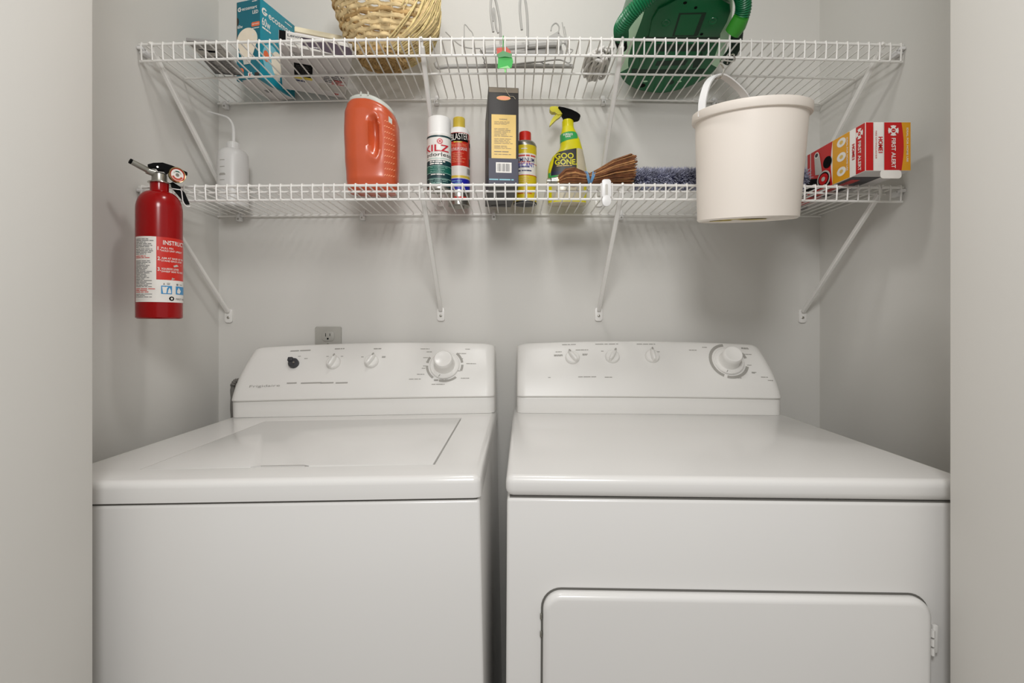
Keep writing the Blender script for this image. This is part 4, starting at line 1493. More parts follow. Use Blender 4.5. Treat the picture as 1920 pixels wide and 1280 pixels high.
# slim black and white box, yawed
A, B = Vector((-0.5205, 1.148, 0)), Vector((-0.3745, 1.207, 0))
yaw, wd = oriented_box(A, B)
cen = (A + B) / 2
hw_, dp_, Hb = wd / 2, 0.232, 0.0335
zB = zdeck(-0.36) + 0.0004
t = thing('carton', 'slim black and white box lying flat between the teal carton and the basket', 'box', (cen.x, cen.y, zB), (0, 0, yaw))
b = MB('carton')
b.box((-hw_, 0, 0), (hw_, dp_, Hb), 0.0010, 2, 'carton')
f = front(0.0)
b.rect(f, -hw_ + 0.0006, 0.008, -hw_ + 0.0145, Hb - 0.0006, 'black', 0.0003)
b.rect(f, -hw_ + 0.0145, 0.0006, hw_ - 0.0006, Hb - 0.0035, 'plate', 0.0003)
b.poly(f, [(-hw_ + 0.047, 0.008), (-hw_ + 0.047, Hb - 0.0075), (-hw_ + 0.085, Hb - 0.0060), (hw_ - 0.0006, Hb - 0.0110), (hw_ - 0.0006, 0.0006), (hw_ - 0.040, 0.0006)], 'purple', 0.0006)
b.text(f, 'Lenovo', -hw_ + 0.036, Hb - 0.0085, 0.0062, 'charcoal', 0.0006, 0.036)
b.lines(f, -hw_ + 0.017, 0.004, -hw_ + 0.045, Hb - 0.0155, 4, 'greytext', 0.0006, 0.4, 71, 1)
b.lines(f, -hw_ + 0.052, 0.015, -hw_ + 0.066, 0.023, 2, 'greytext', 0.0009, 0.5, 72, 1)
b.lines(f, -hw_ + 0.072, 0.006, -hw_ + 0.088, 0.009, 1, 'carton', 0.0009, 0.6, 73, 1)
uf = under(0)
b.rect(uf, -hw_ + 0.001, 0.001, hw_ - 0.001, dp_ - 0.001, 'carton', 0.0003)
b.lines(uf, -hw_ + 0.020, 0.020, -hw_ + 0.050, 0.055, 6, 'greytext', 0.0006, 0.25, 74, 1)
b.rect(uf, -hw_ + 0.046, 0.038, -hw_ + 0.049, 0.050, 'charcoal', 0.0006)
b.rect(uf, -hw_ + 0.030, 0.072, -hw_ + 0.072, 0.142, 'black', 0.0006)
b.lines(uf, -hw_ + 0.034, 0.080, -hw_ + 0.068, 0.125, 6, 'boxgrey', 0.0009, 0.25, 75, 1)
b.rect(uf, -hw_ + 0.030, 0.142, -hw_ + 0.072, 0.155, 'yellow', 0.0006)
b.lines(uf, -hw_ + 0.030, 0.160, -hw_ + 0.064, 0.172, 1, 'navy', 0.0006, 0.7, 76, 1)
b.lines(uf, 0.020, 0.105, hw_ - 0.006, 0.150, 5, 'charcoal', 0.0006, 0.5, 77, 1)
b.lines(uf, 0.040, 0.128, hw_ - 0.006, 0.158, 3, 'redtext', 0.0008, 0.5, 78, 1)
b.lines(uf, 0.046, 0.205, hw_ - 0.010, 0.220, 1, 'redtext', 0.0006, 0.5, 79, 1)
b.rect(uf, 0.010, 0.160, hw_ - 0.002, 0.200, 'plate', 0.0004)
b.build('carton_body', t)
# white lidded box on top of it
t2 = thing('lidded_box', 'white box with cream lid edge resting on the slim box beside the basket', 'box', (cen.x, cen.y, zB + Hb + 0.0008), (0, 0, yaw))
b = MB('carton')
b.box((-0.046, 0.132, 0), (0.062, 0.226, 0.070), 0.002)
b.build('base', t2)
l = MB('creamedge')
l.box((-0.0485, 0.1295, 0.0702), (0.0645, 0.2285, 0.0830), 0.002)
l.build('lid', t2)

# ---------------------------------------------------------------- wicker basket
by = 1.246
bz0 = zdeck(-0.24) + 0.0016
bx0 = (715 - CX) * by / F
t = thing('wicker_basket', 'honey-coloured wicker basket flaring upwards on the top shelf', 'basket', (bx0, by, bz0))
# height, left offset, right offset, half depth
bk = [(0.000, -0.050, 0.052, 0.050), (0.012, -0.053, 0.066, 0.062), (0.030, -0.062, 0.098, 0.076), (0.038, -0.068, 0.106, 0.080), (0.055, -0.084, 0.122, 0.086), (0.080, -0.093, 0.131, 0.090), (0.110, -0.104, 0.134, 0.094), (0.140, -0.114, 0.134, 0.097), (0.190, -0.126, 0.134, 0.100)]


def bk_at(z):
    for i in range(len(bk) - 1):
        a, b_ = bk[i], bk[i + 1]
        if z <= b_[0]:
            k_ = (z - a[0]) / (b_[0] - a[0])
            return [a[j] + (b_[j] - a[j]) * k_ for j in (1, 2, 3)]
    return list(bk[-1][1:])


def bp(th, z, dr=0.0):
    a, b_, dp = bk_at(z)
    c_, h_ = (a + b_) / 2, (b_ - a) / 2
    return Vector((c_ + (h_ + dr) * math.cos(th), (dp + dr) * math.sin(th), z + 0.0045))


NS = 26
b = MB('wicker')
for i in range(NS):
    th = 2 * PI * (i + 0.5) / NS
    b.tube([bp(th, z) for z in [0.002 + 0.184 * j / 16 for j in range(17)]], 0.0026, 6)
b.build('stakes', t)
rg = random.Random(8)
b = MB('wicker', 'wickerdk')
nrow = 16
for r_ in range(nrow):
    z = 0.006 + 0.178 * r_ / (nrow - 1)
    pts = []
    n = NS * 6
    for i in range(n):
        th = 2 * PI * i / n
        ph = NS * th / 2 + PI * (r_ % 2) + PI * NS * 0.5 / NS
        pts.append(bp(th, z + rg.uniform(-0.0004, 0.0004) + 0.0010 * math.sin(3 * th + r_), 0.0030 * math.sin(ph)))
    b.tube(pts, 0.0030, 8, closed=True, mt='wicker' if rg.random() < 0.72 else 'wickerdk', flat=1.85)
b.build('weave', t)
b = MB('wickerdk')
for k_ in range(7):
    rr = 0.046 - 0.0065 * k_
    b.tube([(0.001 + rr * math.cos(2 * PI * i / 36), rr * 0.95 * math.sin(2 * PI * i / 36), 0.004 + 0.0012 * math.sin(9 * 2 * PI * i / 36 + k_ * PI)) for i in range(36)], 0.0036, 6, closed=True)
for k_ in range(8):
    a = PI * k_ / 8
    b.tube([(0.001 - 0.049 * math.cos(a), -0.047 * math.sin(a), 0.0062), (0.001 + 0.049 * math.cos(a), 0.047 * math.sin(a), 0.0062)], 0.0024, 6)
b.build('basket_base', t)
b = MB('wicker')
for k_ in range(2):
    b.tube([bp(2 * PI * i / 90, 0.186, 0.0015) + Vector((0.0035 * math.cos(i * 0.9 + PI * k_), 0, 0.004 + 0.0040 * math.sin(i * 0.9 + PI * k_))) for i in range(90)], 0.0042, 6, closed=True)
b.build('rim', t)
b = MB('straw', 'wicker')
for k_ in range(170):
    th0 = R(rg.uniform(-38, 60))
    z0 = rg.uniform(0.075, 0.195)
    ln = rg.uniform(0.06, 0.14)
    dth = R(rg.uniform(-34, -14)) * ln / 0.1
    off = rg.uniform(0.0055, 0.0100)
    pts = []
    for i in range(9):
        k = i / 8
        z = max(0.008, z0 - ln * k)
        pts.append(bp(th0 + dth * k, min(z, 0.19), off - 0.002 * k))
    b.tube(pts, rg.uniform(0.0012, 0.0020), 5, mt='straw' if rg.random() < 0.75 else 'wicker')
b.build('straw_wrap', t, ang=60)

# ---------------------------------------------------------------- hangers and odds and ends in the middle
def wz(px, py, d):
    return pt(px, py, d)


def on(dz, pts):
    return [Vector((p_.x, p_.y, max(p_.z, zdeck(p_.x) + dz))) for p_ in pts]


h = MB('hanger')
path = [pt(817, 119, 1.280), pt(821, 126, 1.272), pt(832, 132, 1.262), pt(850, 134, 1.260), pt(950, 132.5, 1.260), pt(1050, 131.5, 1.260), pt(1076, 131, 1.260)]
h.tube(smooth([(p.x, p.y, max(p.z, zU(p.x) + 0.0115)) for p in path], 8), 0.0052, 10)
tag(h.build('clothes_hanger'), 'long white tubular hanger lying along the middle of the top shelf', 'hanger', 'hangers on the top shelf')

t = thing('clothes_hanger', 'white trouser hanger with broad clamp bars and a tall double hook', 'hanger', (0, 1.2, zdeck(0)), (0, 0, 0), 'hangers on the top shelf')
O = Vector(t.location)
b = MB('hanger')
b.tube(smooth(on(0.0085, [pt(903, 97, 1.20), pt(915, 92, 1.20), pt(980, 86, 1.195), pt(1040, 81, 1.19), pt(1052, 84, 1.19)]), 6), 0.0062, 8, flat=1.25)
b.tube(smooth(on(0.0062, [pt(906, 109, 1.20), pt(920, 111, 1.20), pt(985, 110, 1.20), pt(1045, 107, 1.20), pt(1056, 103, 1.20)]), 6), 0.0056, 8)
b.build('clamp_bar', t, sub=O)
b = MB('hanger')
pq = on(0.004, [pt(983, 104, 1.204), pt(1056, 101, 1.204), pt(1052, 82, 1.194), pt(985, 88, 1.199)])
nn = Vector((0, 1, 0))
b.add([p_ for p_ in pq] + [p_ + nn * 0.004 for p_ in pq], [(0, 1, 2, 3), (7, 6, 5, 4), (0, 4, 5, 1), (1, 5, 6, 2), (2, 6, 7, 3), (3, 7, 4, 0)])
b.build('plate', t, sub=O)
b = MB('hanger')
b.tube(smooth([pt(939, 96, 1.195), pt(938.5, 66, 1.195), pt(937, 40, 1.195), pt(931, 8, 1.195), pt(926, -8, 1.19), pt(921, -2, 1.185), pt(920, 22, 1.185), pt(922.5, 44, 1.185), pt(925, 60, 1.185)], 8), 0.0028, 8)
b.tube(smooth([pt(934, 62, 1.19), pt(930, 50, 1.19), pt(928, 28, 1.19), pt(926, 16, 1.19), pt(924.5, 20, 1.19), pt(924, 40, 1.19)], 8), 0.0024, 8)
b.build('hook', t, sub=O)
b = MB('hanger')
b.tube(smooth([pt(989, 86, 1.185), pt(989.5, 60, 1.185), pt(988, 25, 1.185), pt(984, -4, 1.185), pt(979, -14, 1.18), pt(975.5, -2, 1.175), pt(975, 22, 1.175), pt(977, 45, 1.175), pt(978.5, 56, 1.175)], 8), 0.0028, 8)
b.build('hook', t, sub=O)

t = thing('clothes_hanger', 'thin white wire hanger with a small ring, tangled behind the trouser hanger', 'hanger', (0.05, 1.24, zdeck(0)), (0, 0, 0), 'hangers on the top shelf')
O = Vector(t.location)
b = MB('hanger')
b.tube(smooth(on(0.0026, [pt(836, 60, 1.262), pt(846, 70, 1.25), pt(862, 84, 1.235), pt(880, 90, 1.235), pt(905, 91, 1.235), pt(960, 97, 1.235), pt(1010, 88, 1.235), pt(1062, 80, 1.23)]), 6), 0.0016, 6)
b.tube(smooth(on(0.0026, [pt(871, 86, 1.236), pt(870.5, 60, 1.24), pt(871.5, 46, 1.24), pt(880, 55, 1.24), pt(887, 66, 1.24), pt(888, 98, 1.24)]), 6), 0.0013, 6)
b.tube(smooth(on(0.0026, [pt(900, 95, 1.235), pt(908, 112, 1.24), pt(915, 125, 1.245), pt(985, 119, 1.245), pt(1045, 112, 1.24), pt(1066, 118, 1.24), pt(1070, 108, 1.24), pt(1064, 92, 1.235), pt(1060, 80, 1.23)]), 6), 0.0018, 6)
b.tube(smooth(on(0.0026, [pt(962, 122, 1.245), pt(1008, 116, 1.243), pt(1022, 122, 1.245), pt(1030, 120, 1.245)]), 6), 0.0018, 6)
b.build('wire_frame', t, sub=O)
b = MB('hanger')
b.tube(smooth(on(0.0026, [pt(1047, 62, 1.235), pt(1048, 50, 1.235), pt(1042, 43.5, 1.235), pt(1035, 49, 1.235), pt(1033, 58, 1.235)]), 6), 0.0017, 6)
pq = [pt(1024, 71, 1.236), pt(1047, 58, 1.236), pt(1051, 66, 1.236), pt(1060, 72, 1.236)]
b.add([p_ for p_ in pq] + [p_ + Vector((0, 0.003, 0)) for p_ in pq], [(0, 3, 2, 1), (4, 5, 6, 7), (0, 1, 5, 4), (1, 2, 6, 5), (2, 3, 7, 6), (3, 0, 4, 7)])
b.build('hook_ring', t, sub=O)
b = MB('hanger')
b.tube([pt(1054, 42, 1.235), pt(1058, 66, 1.235), pt(1059, 84, 1.232)], 0.0013, 6)
b.tube([pt(1058, 50, 1.235), pt(1061, 66, 1.235), pt(1061, 84, 1.232)], 0.0013, 6)
b.tube(smooth(on(0.0026, [pt(1064, 76, 1.232), pt(1067, 90, 1.232), pt(1074, 94, 1.232), pt(1068, 100, 1.232), pt(1064, 96, 1.232)]), 5), 0.0016, 6)
b.build('clip_wires', t, sub=O)

# bunch of white cord
p0 = pt(1122, 128, 1.265)
t0 = Vector((p0.x, p0.y, zdeck(p0.x)))
b = MB('string')
rg = random.Random(12)
for k_ in range(22):
    cx_ = rg.uniform(-0.024, 0.024)
    ya, yb = rg.uniform(-0.045, -0.025), rg.uniform(0.045, 0.072)
    hw2 = rg.uniform(0.006, 0.011)
    z0_ = 0.006 + 0.0016 * k_
    tw = rg.uniform(-0.014, 0.014)
    pts = []
    for i in range(14):
        a = 2 * PI * i / 14
        k = 0.5 - 0.5 * math.cos(a)
        pts.append((cx_ + hw2 * math.sin(a) + tw * (k - 0.5) + rg.uniform(-0.0015, 0.0015), ya + (yb - ya) * k, max(0.0048, z0_ * (0.5 + 0.6 * math.sin(PI * min(1, 0.15 + 0.8 * k))) + rg.uniform(-0.002, 0.002))))
    b.tube(smooth(pts, 3, True), rg.uniform(0.0030, 0.0042), 8, closed=True)
o = b.build('cord_bundle', loc=t0, ang=60)
tag(o, 'tangled bunch of white cord left of the green vacuum', 'cord')

# green tag hanging on the upper rail
pg = pt(946, 110, YF - 0.012)
t = thing('hang_tag', 'folded green tag hanging on the front of the upper shelf', 'tag', (pg.x, pg.y, pg.z))
gt = lambda px, py, dd: pt(px, py, YF - 0.012 + dd) - pg
b = MB('tag')


def slab(mb, pts, th, mt_):
    n = len(pts)
    v_ = [Vector(p_) for p_ in pts] + [Vector(p_) + Vector((0, th, 0)) for p_ in pts]
    mb.add(v_, [tuple(range(n)), tuple(range(2 * n - 1, n - 1, -1))] + [(i, i + n, (i + 1) % n + n, (i + 1) % n) for i in range(n)], mt_)


slab(b, [gt(934, 107, 0), gt(960, 107, 0), gt(962, 115, 0), gt(959, 127, 0), gt(933, 128, 0)], 0.0025, 'tag')
slab(b, [gt(931, 102, -0.002), gt(943, 95, -0.004), gt(960, 101, -0.002), gt(959, 108, -0.001), gt(947, 106, -0.003), gt(935, 108, -0.001)], 0.0020, 'tagdk')
slab(b, [gt(934, 128, -0.001), gt(952, 123, -0.0015), gt(957, 128, -0.001)], 0.0010, 'taglt')
slab(b, [gt(945, 128, 0), gt(949, 128, 0), gt(949, 136, 0), gt(946, 135, 0)], 0.0012, 'taglt')
b.build('tag_card', t)
b = MB('tagred')
slab(b, [gt(931, 90, 0.016), gt(950, 88, 0.016), gt(958, 96, 0.016), gt(958, 103, 0.016), gt(932, 103, 0.016)], 0.0020, 'tagred')
b.build('tag_back', t)
b = MB('tag')
b.tube(smooth([gt(943, 97, 0.001), gt(943, 84, 0.002), gt(943, 71, 0.004), gt(943.5, 67, 0.010), gt(944, 69, 0.0195), gt(944, 80, 0.0200), gt(943, 95, 0.018)], 5), 0.0007, 5)
b.build('tag_loop', t)

# ---------------------------------------------------------------- green canister vacuum lying with its underside towards the eye
SL = math.atan(0.27)
VO = Vector((0.39, 1.392, zdeck(0.39) + 0.001))
t = thing('vacuum_cleaner', 'green canister vacuum cleaner lying on the top shelf, underside facing out', 'vacuum cleaner', VO)
e1, e2, e3 = Vector((1, 0, 0)), Vector((0, -math.cos(SL), math.sin(SL))), Vector((0, math.sin(SL), math.cos(SL)))


def vf(u, v, w_):
    return e1 * u + e2 * v + e3 * w_


def vp(px, py):
    """picture position -> (u, v) on the underside plane"""
    k = (HY - py) / F
    d = (zdeck(0.39) + 0.001 - CZ + 0.27 * 1.392) / (k + 0.27)
    return ((px - CX) * d / F - 0.39, (1.392 - d) / math.cos(SL))


outl = [vp(*q) for q in ((1235, 181), (1262, 178), (1300, 166), (1335, 145), (1356, 118), (1368, 84), (1374, 50), (1377, 20), (1376, -12), (1368, -50), (1345, -84), (1310, -104), (1275, -104), (1240, -86), (1213, -50), (1198, -12), (1190, 20), (1180, 50), (1168, 84), (1159, 116), (1159, 142), (1172, 163), (1200, 176))]
outl = [(p_.x, p_.y) for p_ in smooth([(u, v, 0) for u, v in outl], 4, True)]
cu = sum(p_[0] for p_ in outl) / len(outl)
cv = sum(p_[1] for p_ in outl) / len(outl)


def inset(k, dv=0.0):
    return [(cu + (u - cu) * k, cv + (v - cv) * k + dv) for u, v in outl]


rings = []
for k, w_ in ((0.80, 0.0), (0.965, 0.006), (0.99, 0.014), (1.0, 0.030), (1.0, 0.048), (0.99, 0.075), (0.95, 0.105), (0.85, 0.130), (0.66, 0.146), (0.40, 0.152)):
    rings.append([vf(u, v, w_) for u, v in inset(k)])
b = MB('vacgreen')


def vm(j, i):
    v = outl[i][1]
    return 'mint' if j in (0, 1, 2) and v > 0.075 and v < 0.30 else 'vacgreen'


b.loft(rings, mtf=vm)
b.build('canister', t, ang=40)
uf = lambda u, v, l_: vf(u, v, -l_)
pl = [vp(*q) for q in ((1216, 66), (1222, 34), (1234, 14), (1258, 2), (1285, -14), (1320, -14), (1350, -6), (1368, 4), (1370, 18), (1362, 38), (1347, 66))]
b = MB('vacgreen')
b.prism(pl[::-1], lambda u, v, w_: vf(u, v, -w_), -0.003, 0.0060, 0.0015, 2, 'vacgreen')
b.poly(lambda u, v, l_: vf(u, v, -0.0060 - l_), [vp(*q) for q in ((1273, 20), (1324, 19), (1306, 64), (1260, 64))], 'vacdark', 0.0003)
b.poly(lambda u, v, l_: vf(u, v, -0.0060 - l_), [vp(*q) for q in ((1276, 23), (1317, 22), (1302, 61.5), (1264, 62))], 'vacgreen', 0.0006)
b.poly(lambda u, v, l_: vf(u, v, -0.0060 - l_), [vp(*q) for q in ((1315, 22), (1324, 19), (1308, 62), (1300, 61.5))], 'vacdark', 0.0009)
u_, v_ = vp(1304, 10)
b.disc(lambda u, v, l_: vf(u, v, -0.0060 - l_), u_, v_, 0.0036, 'black', 0.0004, 0.0036)
u_, v_ = vp(1284, 1)
b.disc(lambda u, v, l_: vf(u, v, -0.0060 - l_), u_, v_, 0.0042, 'black', 0.0004, 0.0036)
u_, v_ = vp(1315, 60)
b.disc(lambda u, v, l_: vf(u, v, -0.0060 - l_), u_, v_, 0.0036, 'black', 0.0004, 0.0036)
bo = b.build('bottom_plate', t)
for q in ((1248, 39), (1336, 35)):
    u_, v_ = vp(*q)
    m_ = MB('vacgreen')
    m_.lathe([(0.0100, 0.0), (0.0092, 0.0016), (0.0070, 0.0010), (0.0060, 0.0004), (0.0001, 0.0014)], 24,
             mtx=Matrix.Translation(vf(u_, v_, -0.0060)) @ Matrix((e1, e2, -e3)).transposed().to_4x4())
    m_.build('foot_pad', bo)
b = MB('vacgreen')
lower = [vp(*q) for q in ((1206, 78), (1318, 78), (1306, 128), (1196, 128))]
b.prism(lower[::-1], lambda u, v, w_: vf(u, v, -w_), -0.004, 0.0035, 0.001, 2, 'vacgreen')
b.poly(lambda u, v, l_: vf(u, v, -0.0035 - l_), [vp(*q) for q in ((1232, 80), (1330, 80), (1322, 94), (1226, 94))], 'vacdark', 0.0003)
ul = lambda u, v, l_: vf(u, v, -0.0035 - l_)
b.poly(ul, [vp(*q) for q in ((1232, 112), (1290, 110), (1284, 120), (1228, 121))], 'vacdark', 0.0004)
b.poly(ul, [vp(*q) for q in ((1300, 112), (1318, 96), (1312, 122), (1298, 126))], 'vacdark', 0.0004)
b.build('lower_plate', t)
b = MB('vacdark')
rear = [vp(*q) for q in ((1186, 140), (1318, 138), (1296, 158), (1262, 170), (1232, 172), (1204, 166), (1188, 152))]
b.prism(rear[::-1], lambda u, v, w_: vf(u, v, -w_), -0.004, 0.0004, 0.0, 2, 'vacgreen')
ul = lambda u, v, l_: vf(u, v, -0.0004 - l_)
b.disc(ul, *vp(1204, 160), 0.0085, 'black', 0.0004, 0.0075)
b.disc(ul, *vp(1258, 154), 0.0080, 'vacdark', 0.0004, 0.0080)
b.disc(ul, *vp(1210, 152), 0.0060, 'mint', 0.0004, 0.0030)
b.disc(ul, *vp(1274, 152), 0.0055, 'mint', 0.0004, 0.0030)
b.build('rear_plate', t)
b = MB('vacdark')  # flat dark strips painted as the shade in the gaps between plates
for qa in (((1214, 67), (1348, 67), (1345, 77.5), (1202, 77.5)), ((1184, 129), (1322, 129), (1319, 138), (1184, 139))):
    poly = [vp(*q) for q in qa]
    b.prism(poly[::-1], lambda u, v, w_: vf(u, v, -w_), -0.004, 0.0004)
b.build('gap_shade', t)


def hose_tube(mb, path, r, pitch, mt_):
    P = smooth(path, 10)
    # resample at a fine even step
    out, acc = [P[0]], 0.0
    step = pitch / 4
    i, pos = 0, P[0]
    for q in P[1:]:
        seg = q - pos
        while seg.length >= step:
            pos = pos + seg.normalized() * step
            out.append(pos)
            seg = q - pos
    rr = [r * (1.0, 0.93, 0.86, 0.93)[k % 4] for k in range(len(out))]
    mb.tube(out, rr, 14, mt=mt_)


hp_ = [pt(1165, 68, 1.160), pt(1166, 50, 1.118), pt(1184, 24, 1.085), pt(1209, 0, 1.065), pt(1245, -32, 1.050), pt(1300, -52, 1.045), pt(1355, -42, 1.055), pt(1386, -16, 1.075), pt(1394, 10, 1.095), pt(1389, 34, 1.115), pt(1377, 58, 1.140)]
b = MB('hosegreen')
hose_tube(b, [p_ - VO for p_ in hp_], 0.0168, 0.0046, 'hosegreen')
b.build('hose', t, ang=50)
b = MB('limeend')
b.tube([pt(1390, 32, 1.1) - VO, pt(1383, 47, 1.112) - VO, pt(1373, 62, 1.126) - VO], [0.0165, 0.0185, 0.0170], 16)
b.build('hose_cuff', t)
b = MB('vacdark')
hose_tube(b, [p_ - VO for p_ in (pt(1383, 50, 1.165), pt(1380, 80, 1.200), pt(1372, 100, 1.236), pt(1360, 114, 1.258))], 0.0135, 0.0046, 'vacdark')
b.build('hose_end', t, ang=50)
b = MB('black')
b.tube([pt(1164, 76, 1.178) - VO, pt(1167, 89, 1.206) - VO], [0.0135, 0.0115], 16)
b.build('hose_connector', t)

# ---------------------------------------------------------------- fire extinguisher on the left wall
ed = 1.060
ex = (299 - CX) * ed / F
ez = CZ + (HY - 597) * (ed - 0.04) / F
t = thing('fire_extinguisher', 'red fire extinguisher hung on the left wall in front of the lower shelf', 'fire extinguisher', (ex, ed, ez), (0, 0, 0))
# angle of the side that faces the eye
a0 = math.atan2(-ex, ed)


def ezp(py, d=1.025):
    return CZ + (HY - py) * d / F - ez


rad = 0.0410
b = MB('red')
zs_ = ezp(388)
zn = ezp(352)
prof = [(0.0001, 0.004), (rad * 0.6, 0.003), (rad * 0.92, 0.0), (rad, 0.0025), (rad, zs_)]
for i in range(1, 9):
    a = R(90 * i / 9)
    prof.append((rad * (0.42 + 0.58 * math.cos(a)), zs_ + (zn - zs_) * math.sin(a)))
prof += [(0.0172, zn + 0.0005), (0.0165, zn + 0.003), (0.0165, ezp(335.5))]
b.lathe(prof, 64)
f = cyl(rad, None, a0)
X = lambda px: rad * math.asin(max(-0.999, min(0.999, (px - 299.5) / 38.5)))
uL, uM, uR = X(263.0), X(294.6), rad * 1.9
zt_, zb_, zm = ezp(443.5), ezp(566), ezp(524)
b.rect(f, uL, zb_, uM, zt_, 'labelwhite', 0.0003, 16)
b.rect(f, uM, zb_, uR, zm, 'labelwhite', 0.0003, 24)
b.rect(f, uM, zm, uR, zt_, 'labelred', 0.0003, 24)
b.lines(f, uL + 0.003, ezp(465), uM - 0.004, ezp(447), 6, 'greytext', 0.0006, 0.45, 81, 3)
b.lines(f, uL + 0.003, ezp(478), uM - 0.004, ezp(466), 4, 'greytext', 0.0006, 0.45, 82, 3)
b.lines(f, uL + 0.003, ezp(485), uM - 0.003, ezp(479), 2, 'redtext', 0.0006, 0.5, 83, 3)
b.lines(f, uL + 0.003, ezp(539), uM - 0.003, ezp(488), 18, 'greytext', 0.0006, 0.45, 84, 3)
b.lines(f, uL + 0.003, ezp(549), uM + 0.001, ezp(540), 3, 'redtext', 0.0006, 0.5, 85, 3)
b.lines(f, uL + 0.003, ezp(558), uM - 0.004, ezp(550), 3, 'greytext', 0.0006, 0.4, 86, 3)
b.text(f, 'INSTRUCTIONS', X(305), ezp(453.5), 0.0085, 'labelwhite', 0.0007, 0.072, 0, 'L', 0.015)
for n_, py, l1, l2 in (('1.', 465, 'PULL PIN', 'HOLD UNIT UPRIGHT'), ('2.', 484, 'AIM AT BASE OF FIRE', 'STAND BACK 6 FEET'), ('3.', 504, 'SQUEEZE LEVER', 'SWEEP SIDE TO SIDE')):
    b.text(f, n_, X(296.5), ezp(py), 0.0070, 'labelwhite', 0.0007, 0.0055, 0, 'L', 0.02)
    b.text(f, l1, X(302.5), ezp(py - 1), 0.0035, 'labelwhite', 0.0007, 0.0026 * len(l1), 0, 'L', 0.012)
    b.text(f, l2, X(302.5), ezp(py + 4.0), 0.0035, 'labelwhite', 0.0007, 0.0026 * len(l2), 0, 'L', 0.012)
# drawings of an extinguisher in use
b.poly(f, [(X(321), ezp(496)), (X(326), ezp(493.5)), (X(334), ezp(494)), (rad * 1.6, ezp(491)), (rad * 1.6, ezp(493)), (X(328), ezp(497)), (X(322), ezp(499))], 'labelwhite', 0.0006)
b.poly(f, [(X(318), ezp(524)), (X(319), ezp(519)), (X(324), ezp(521)), (X(334), ezp(516)), (rad * 1.6, ezp(512)), (rad * 1.6, ezp(524))], 'labelwhite', 0.0006)
for pa, pb in ((302, 319), (325, 336.5)):
    b.rect(f, X(pa), ezp(550.5), X(pb) if pb < 330 else rad * 1.55, ezp(535), 'labelblue', 0.0006, 8)
b.poly(f, [(X(305), ezp(549)), (X(310), ezp(549)), (X(311), ezp(540)), (X(313), ezp(537)), (X(303.5), ezp(537)), (X(304), ezp(542))], 'labelwhite', 0.0009)
b.poly(f, [(X(312), ezp(549)), (X(317.5), ezp(549)), (X(317), ezp(543)), (X(315), ezp(538)), (X(313), ezp(543))], 'labelwhite', 0.0009)
b.poly(f, [(X(327), ezp(548)), (X(331), ezp(549)), (X(333), ezp(544)), (X(329.5), ezp(537)), (X(327), ezp(543))], 'labelwhite', 0.0009)
b.poly(f, [(X(305), ezp(533)), (X(308), ezp(533)), (X(306.5), ezp(529.5))], 'greytext', 0.0006)
b.lines(f, X(311), ezp(533.5), X(318), ezp(529), 2, 'greytext', 0.0006, 0.5, 87, 1)
b.rect(f, X(326), ezp(533.5), X(329), ezp(530), 'greytext', 0.0006)
b.lines(f, X(331), ezp(532.5), X(336), ezp(530.5), 1, 'greytext', 0.0006, 0.6, 88, 1)
uc_, vc_ = X(318.5), ezp(559)
b.poly(f, [(uc_ + 0.0052 * math.cos(PI * i / 4), vc_ + 0.0046 * math.sin(PI * i / 4)) for i in range(8)], 'black', 0.0006)
b.disc(f, uc_, vc_, 0.0022, 'labelwhite', 0.0009, None, 12)
b.text(f, 'FIRST ALERT', X(325), ezp(559.5), 0.0036, 'greytext', 0.0007, 0.036, 0, 'L', 0.012)
b.build('cylinder', t)
# direction across the picture (screen right) and towards the eye, at the extinguisher
sr = Vector((math.cos(a0), math.sin(a0), 0))
st_ = Vector((math.sin(a0), -math.cos(a0), 0))
k1 = 1.060 / F * 1.18


def ep(px, py, tow=0.0):
    """point on the valve: picture offset at the axis distance, moved towards the eye"""
    return sr * ((px - 299) * 0.00128) + st_ * tow + Vector((0, 0, ezp(py, 1.06) - 0.0003))


b = MB('chrome')
b.lathe([(0.0205, ezp(335.5)), (0.0210, ezp(335)), (0.0205, ezp(333.6)), (0.0150, ezp(333)), (0.0140, ezp(330)), (0.0135, ezp(318)), (0.0100, ezp(315)), (0.0001, ezp(314.8))], 24, mts=['chrome'] * 3 + ['steel'] * 4)
b.tube([ep(292, 326, 0.002), ep(282, 324.0, 0.006)], [0.0075, 0.0065], 12, mt='steel')
b.build('valve', t)
b = MB('steel')
n0, n1 = ep(287, 324.5, 0.004), ep(263, 314, 0.016)
b.tube([n0, n0.lerp(n1, 0.5), n1], [0.0060, 0.0058, 0.0052], 16)
no = b.build('nozzle', t)
dn = (n1 - n0).normalized()
MB('black').tube([n1 - dn * 0.0005, n1 + dn * 0.0030], [0.0053, 0.0050], 16).build('nozzle_tip', no)
b = MB('black')
lv = [ep(283.5, 313), ep(291, 308.5), ep(303, 305.5), ep(316, 308.5), ep(336.5, 317), ep(337, 320), ep(330, 320), ep(316, 317.5), ep(311, 320.5), ep(308, 324), ep(305, 319), ep(297, 319.5), ep(294.5, 315.5), ep(284, 316)]
n = len(lv)
b.add([p_ + st_ * 0.009 for p_ in lv] + [p_ - st_ * 0.009 for p_ in lv], [tuple(range(n)), tuple(range(2 * n - 1, n - 1, -1))] + [(i, i + n, (i + 1) % n + n, (i + 1) % n) for i in range(n)])
b.build('lever', t)
MB('steel').tube([ep(296.5, 315.5, 0.0085), ep(296.5, 315.5, 0.0108)], 0.0018, 10).build('pin', t)
b = MB('steel')
gc = ep(322.5, 326.5, 0.014)
gd = (st_ * 0.92 + sr * 0.38).normalized()
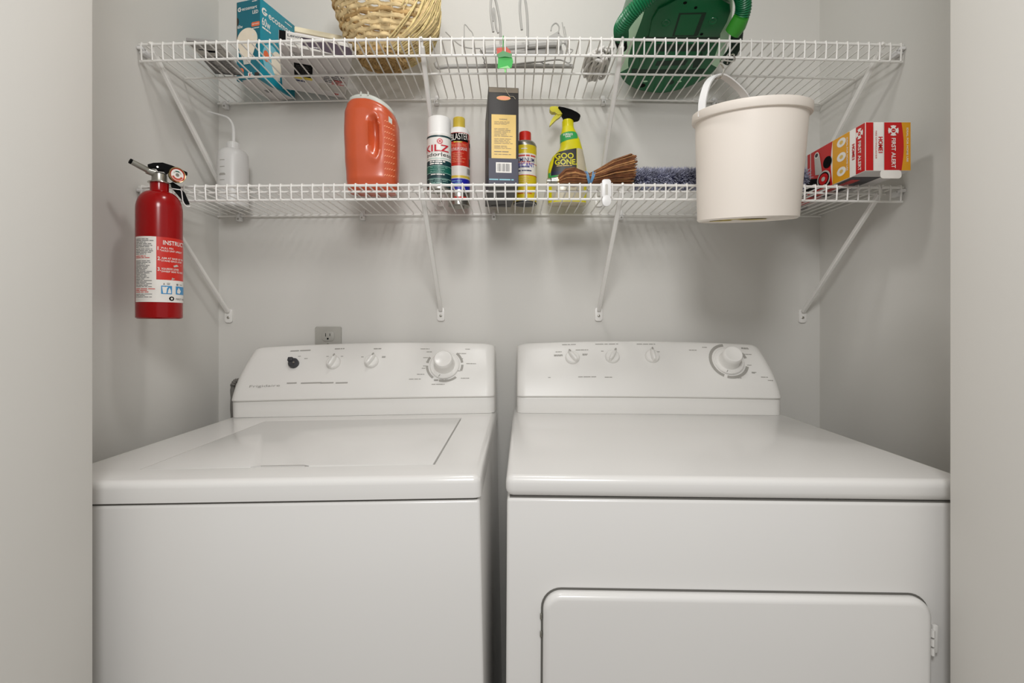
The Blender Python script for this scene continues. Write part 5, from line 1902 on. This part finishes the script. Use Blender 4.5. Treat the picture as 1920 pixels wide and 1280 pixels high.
gm = Matrix.Translation(gc) @ gd.to_track_quat('Z', 'Y').to_matrix().to_4x4()
b.lathe([(0.0090, -0.016), (0.0130, -0.010), (0.0158, -0.004), (0.0160, 0.002), (0.0150, 0.0035), (0.0138, 0.0030), (0.0135, 0.0012), (0.0001, 0.0012)], 32, mts=['steel', 'steel', 'brass', 'brass', 'brass', 'brass', 'labelred'], mtx=gm)
gf = lambda u, v, l_: gm @ Vector((u, v, 0.0012 + l_))
b.disc(gf, 0, 0, 0.0120, 'labelwhite', 0.0002)
b.ring(gf, 0, 0, 0.0070, 0.0110, 'tagred', 0.0003, 200, 340)
b.ring(gf, 0, 0, 0.0060, 0.0085, 'plate', 0.0003, 20, 160)
b.ring(gf, 0, 0, 0.0060, 0.0085, 'labelgreen', 0.0005, 60, 120)
b.disc(gf, 0, 0, 0.0035, 'chrome', 0.0006)
b.build('gauge', t)
b = MB('black')
gl = [ep(313, 341), ep(317, 338.5), ep(328, 346), ep(327.5, 350), ep(333, 355), ep(340, 375.5), ep(335, 376.5), ep(322, 357), ep(317, 350)]
n = len(gl)
b.add([p_ + st_ * 0.004 for p_ in gl] + [p_ - st_ * 0.010 for p_ in gl], [tuple(range(n)), tuple(range(2 * n - 1, n - 1, -1))] + [(i, i + n, (i + 1) % n + n, (i + 1) % n) for i in range(n)])
b.build('carry_handle', t)
b = MB('white')
b.tube(smooth([ep(316, 352, 0.008), ep(322, 352.5, 0.010), ep(328, 353, 0.008), ep(329.5, 362, 0.006), ep(331, 374, 0.006), ep(336, 382, 0.006), ep(341, 381, 0.006)], 5), 0.0010, 6)
b.build('tamper_tie', t)
b = MB('plate')
wx = XL - ex
b.box((wx + 0.0005, 0.100, 0.060), (wx + 0.0035, 0.140, 0.200), 0.001)
for z in (0.075, 0.185):
    b.tube([(wx + 0.003, 0.120, z), (-0.0265, 0.0385, z)], 0.0045, 8)
    b.tube([((rad + 0.0016) * math.cos(R(a)), (rad + 0.0016) * math.sin(R(a)), z) for a in (95, 110, 124, 138, 152)], 0.0018, 8)
b.build('wall_bracket', t)
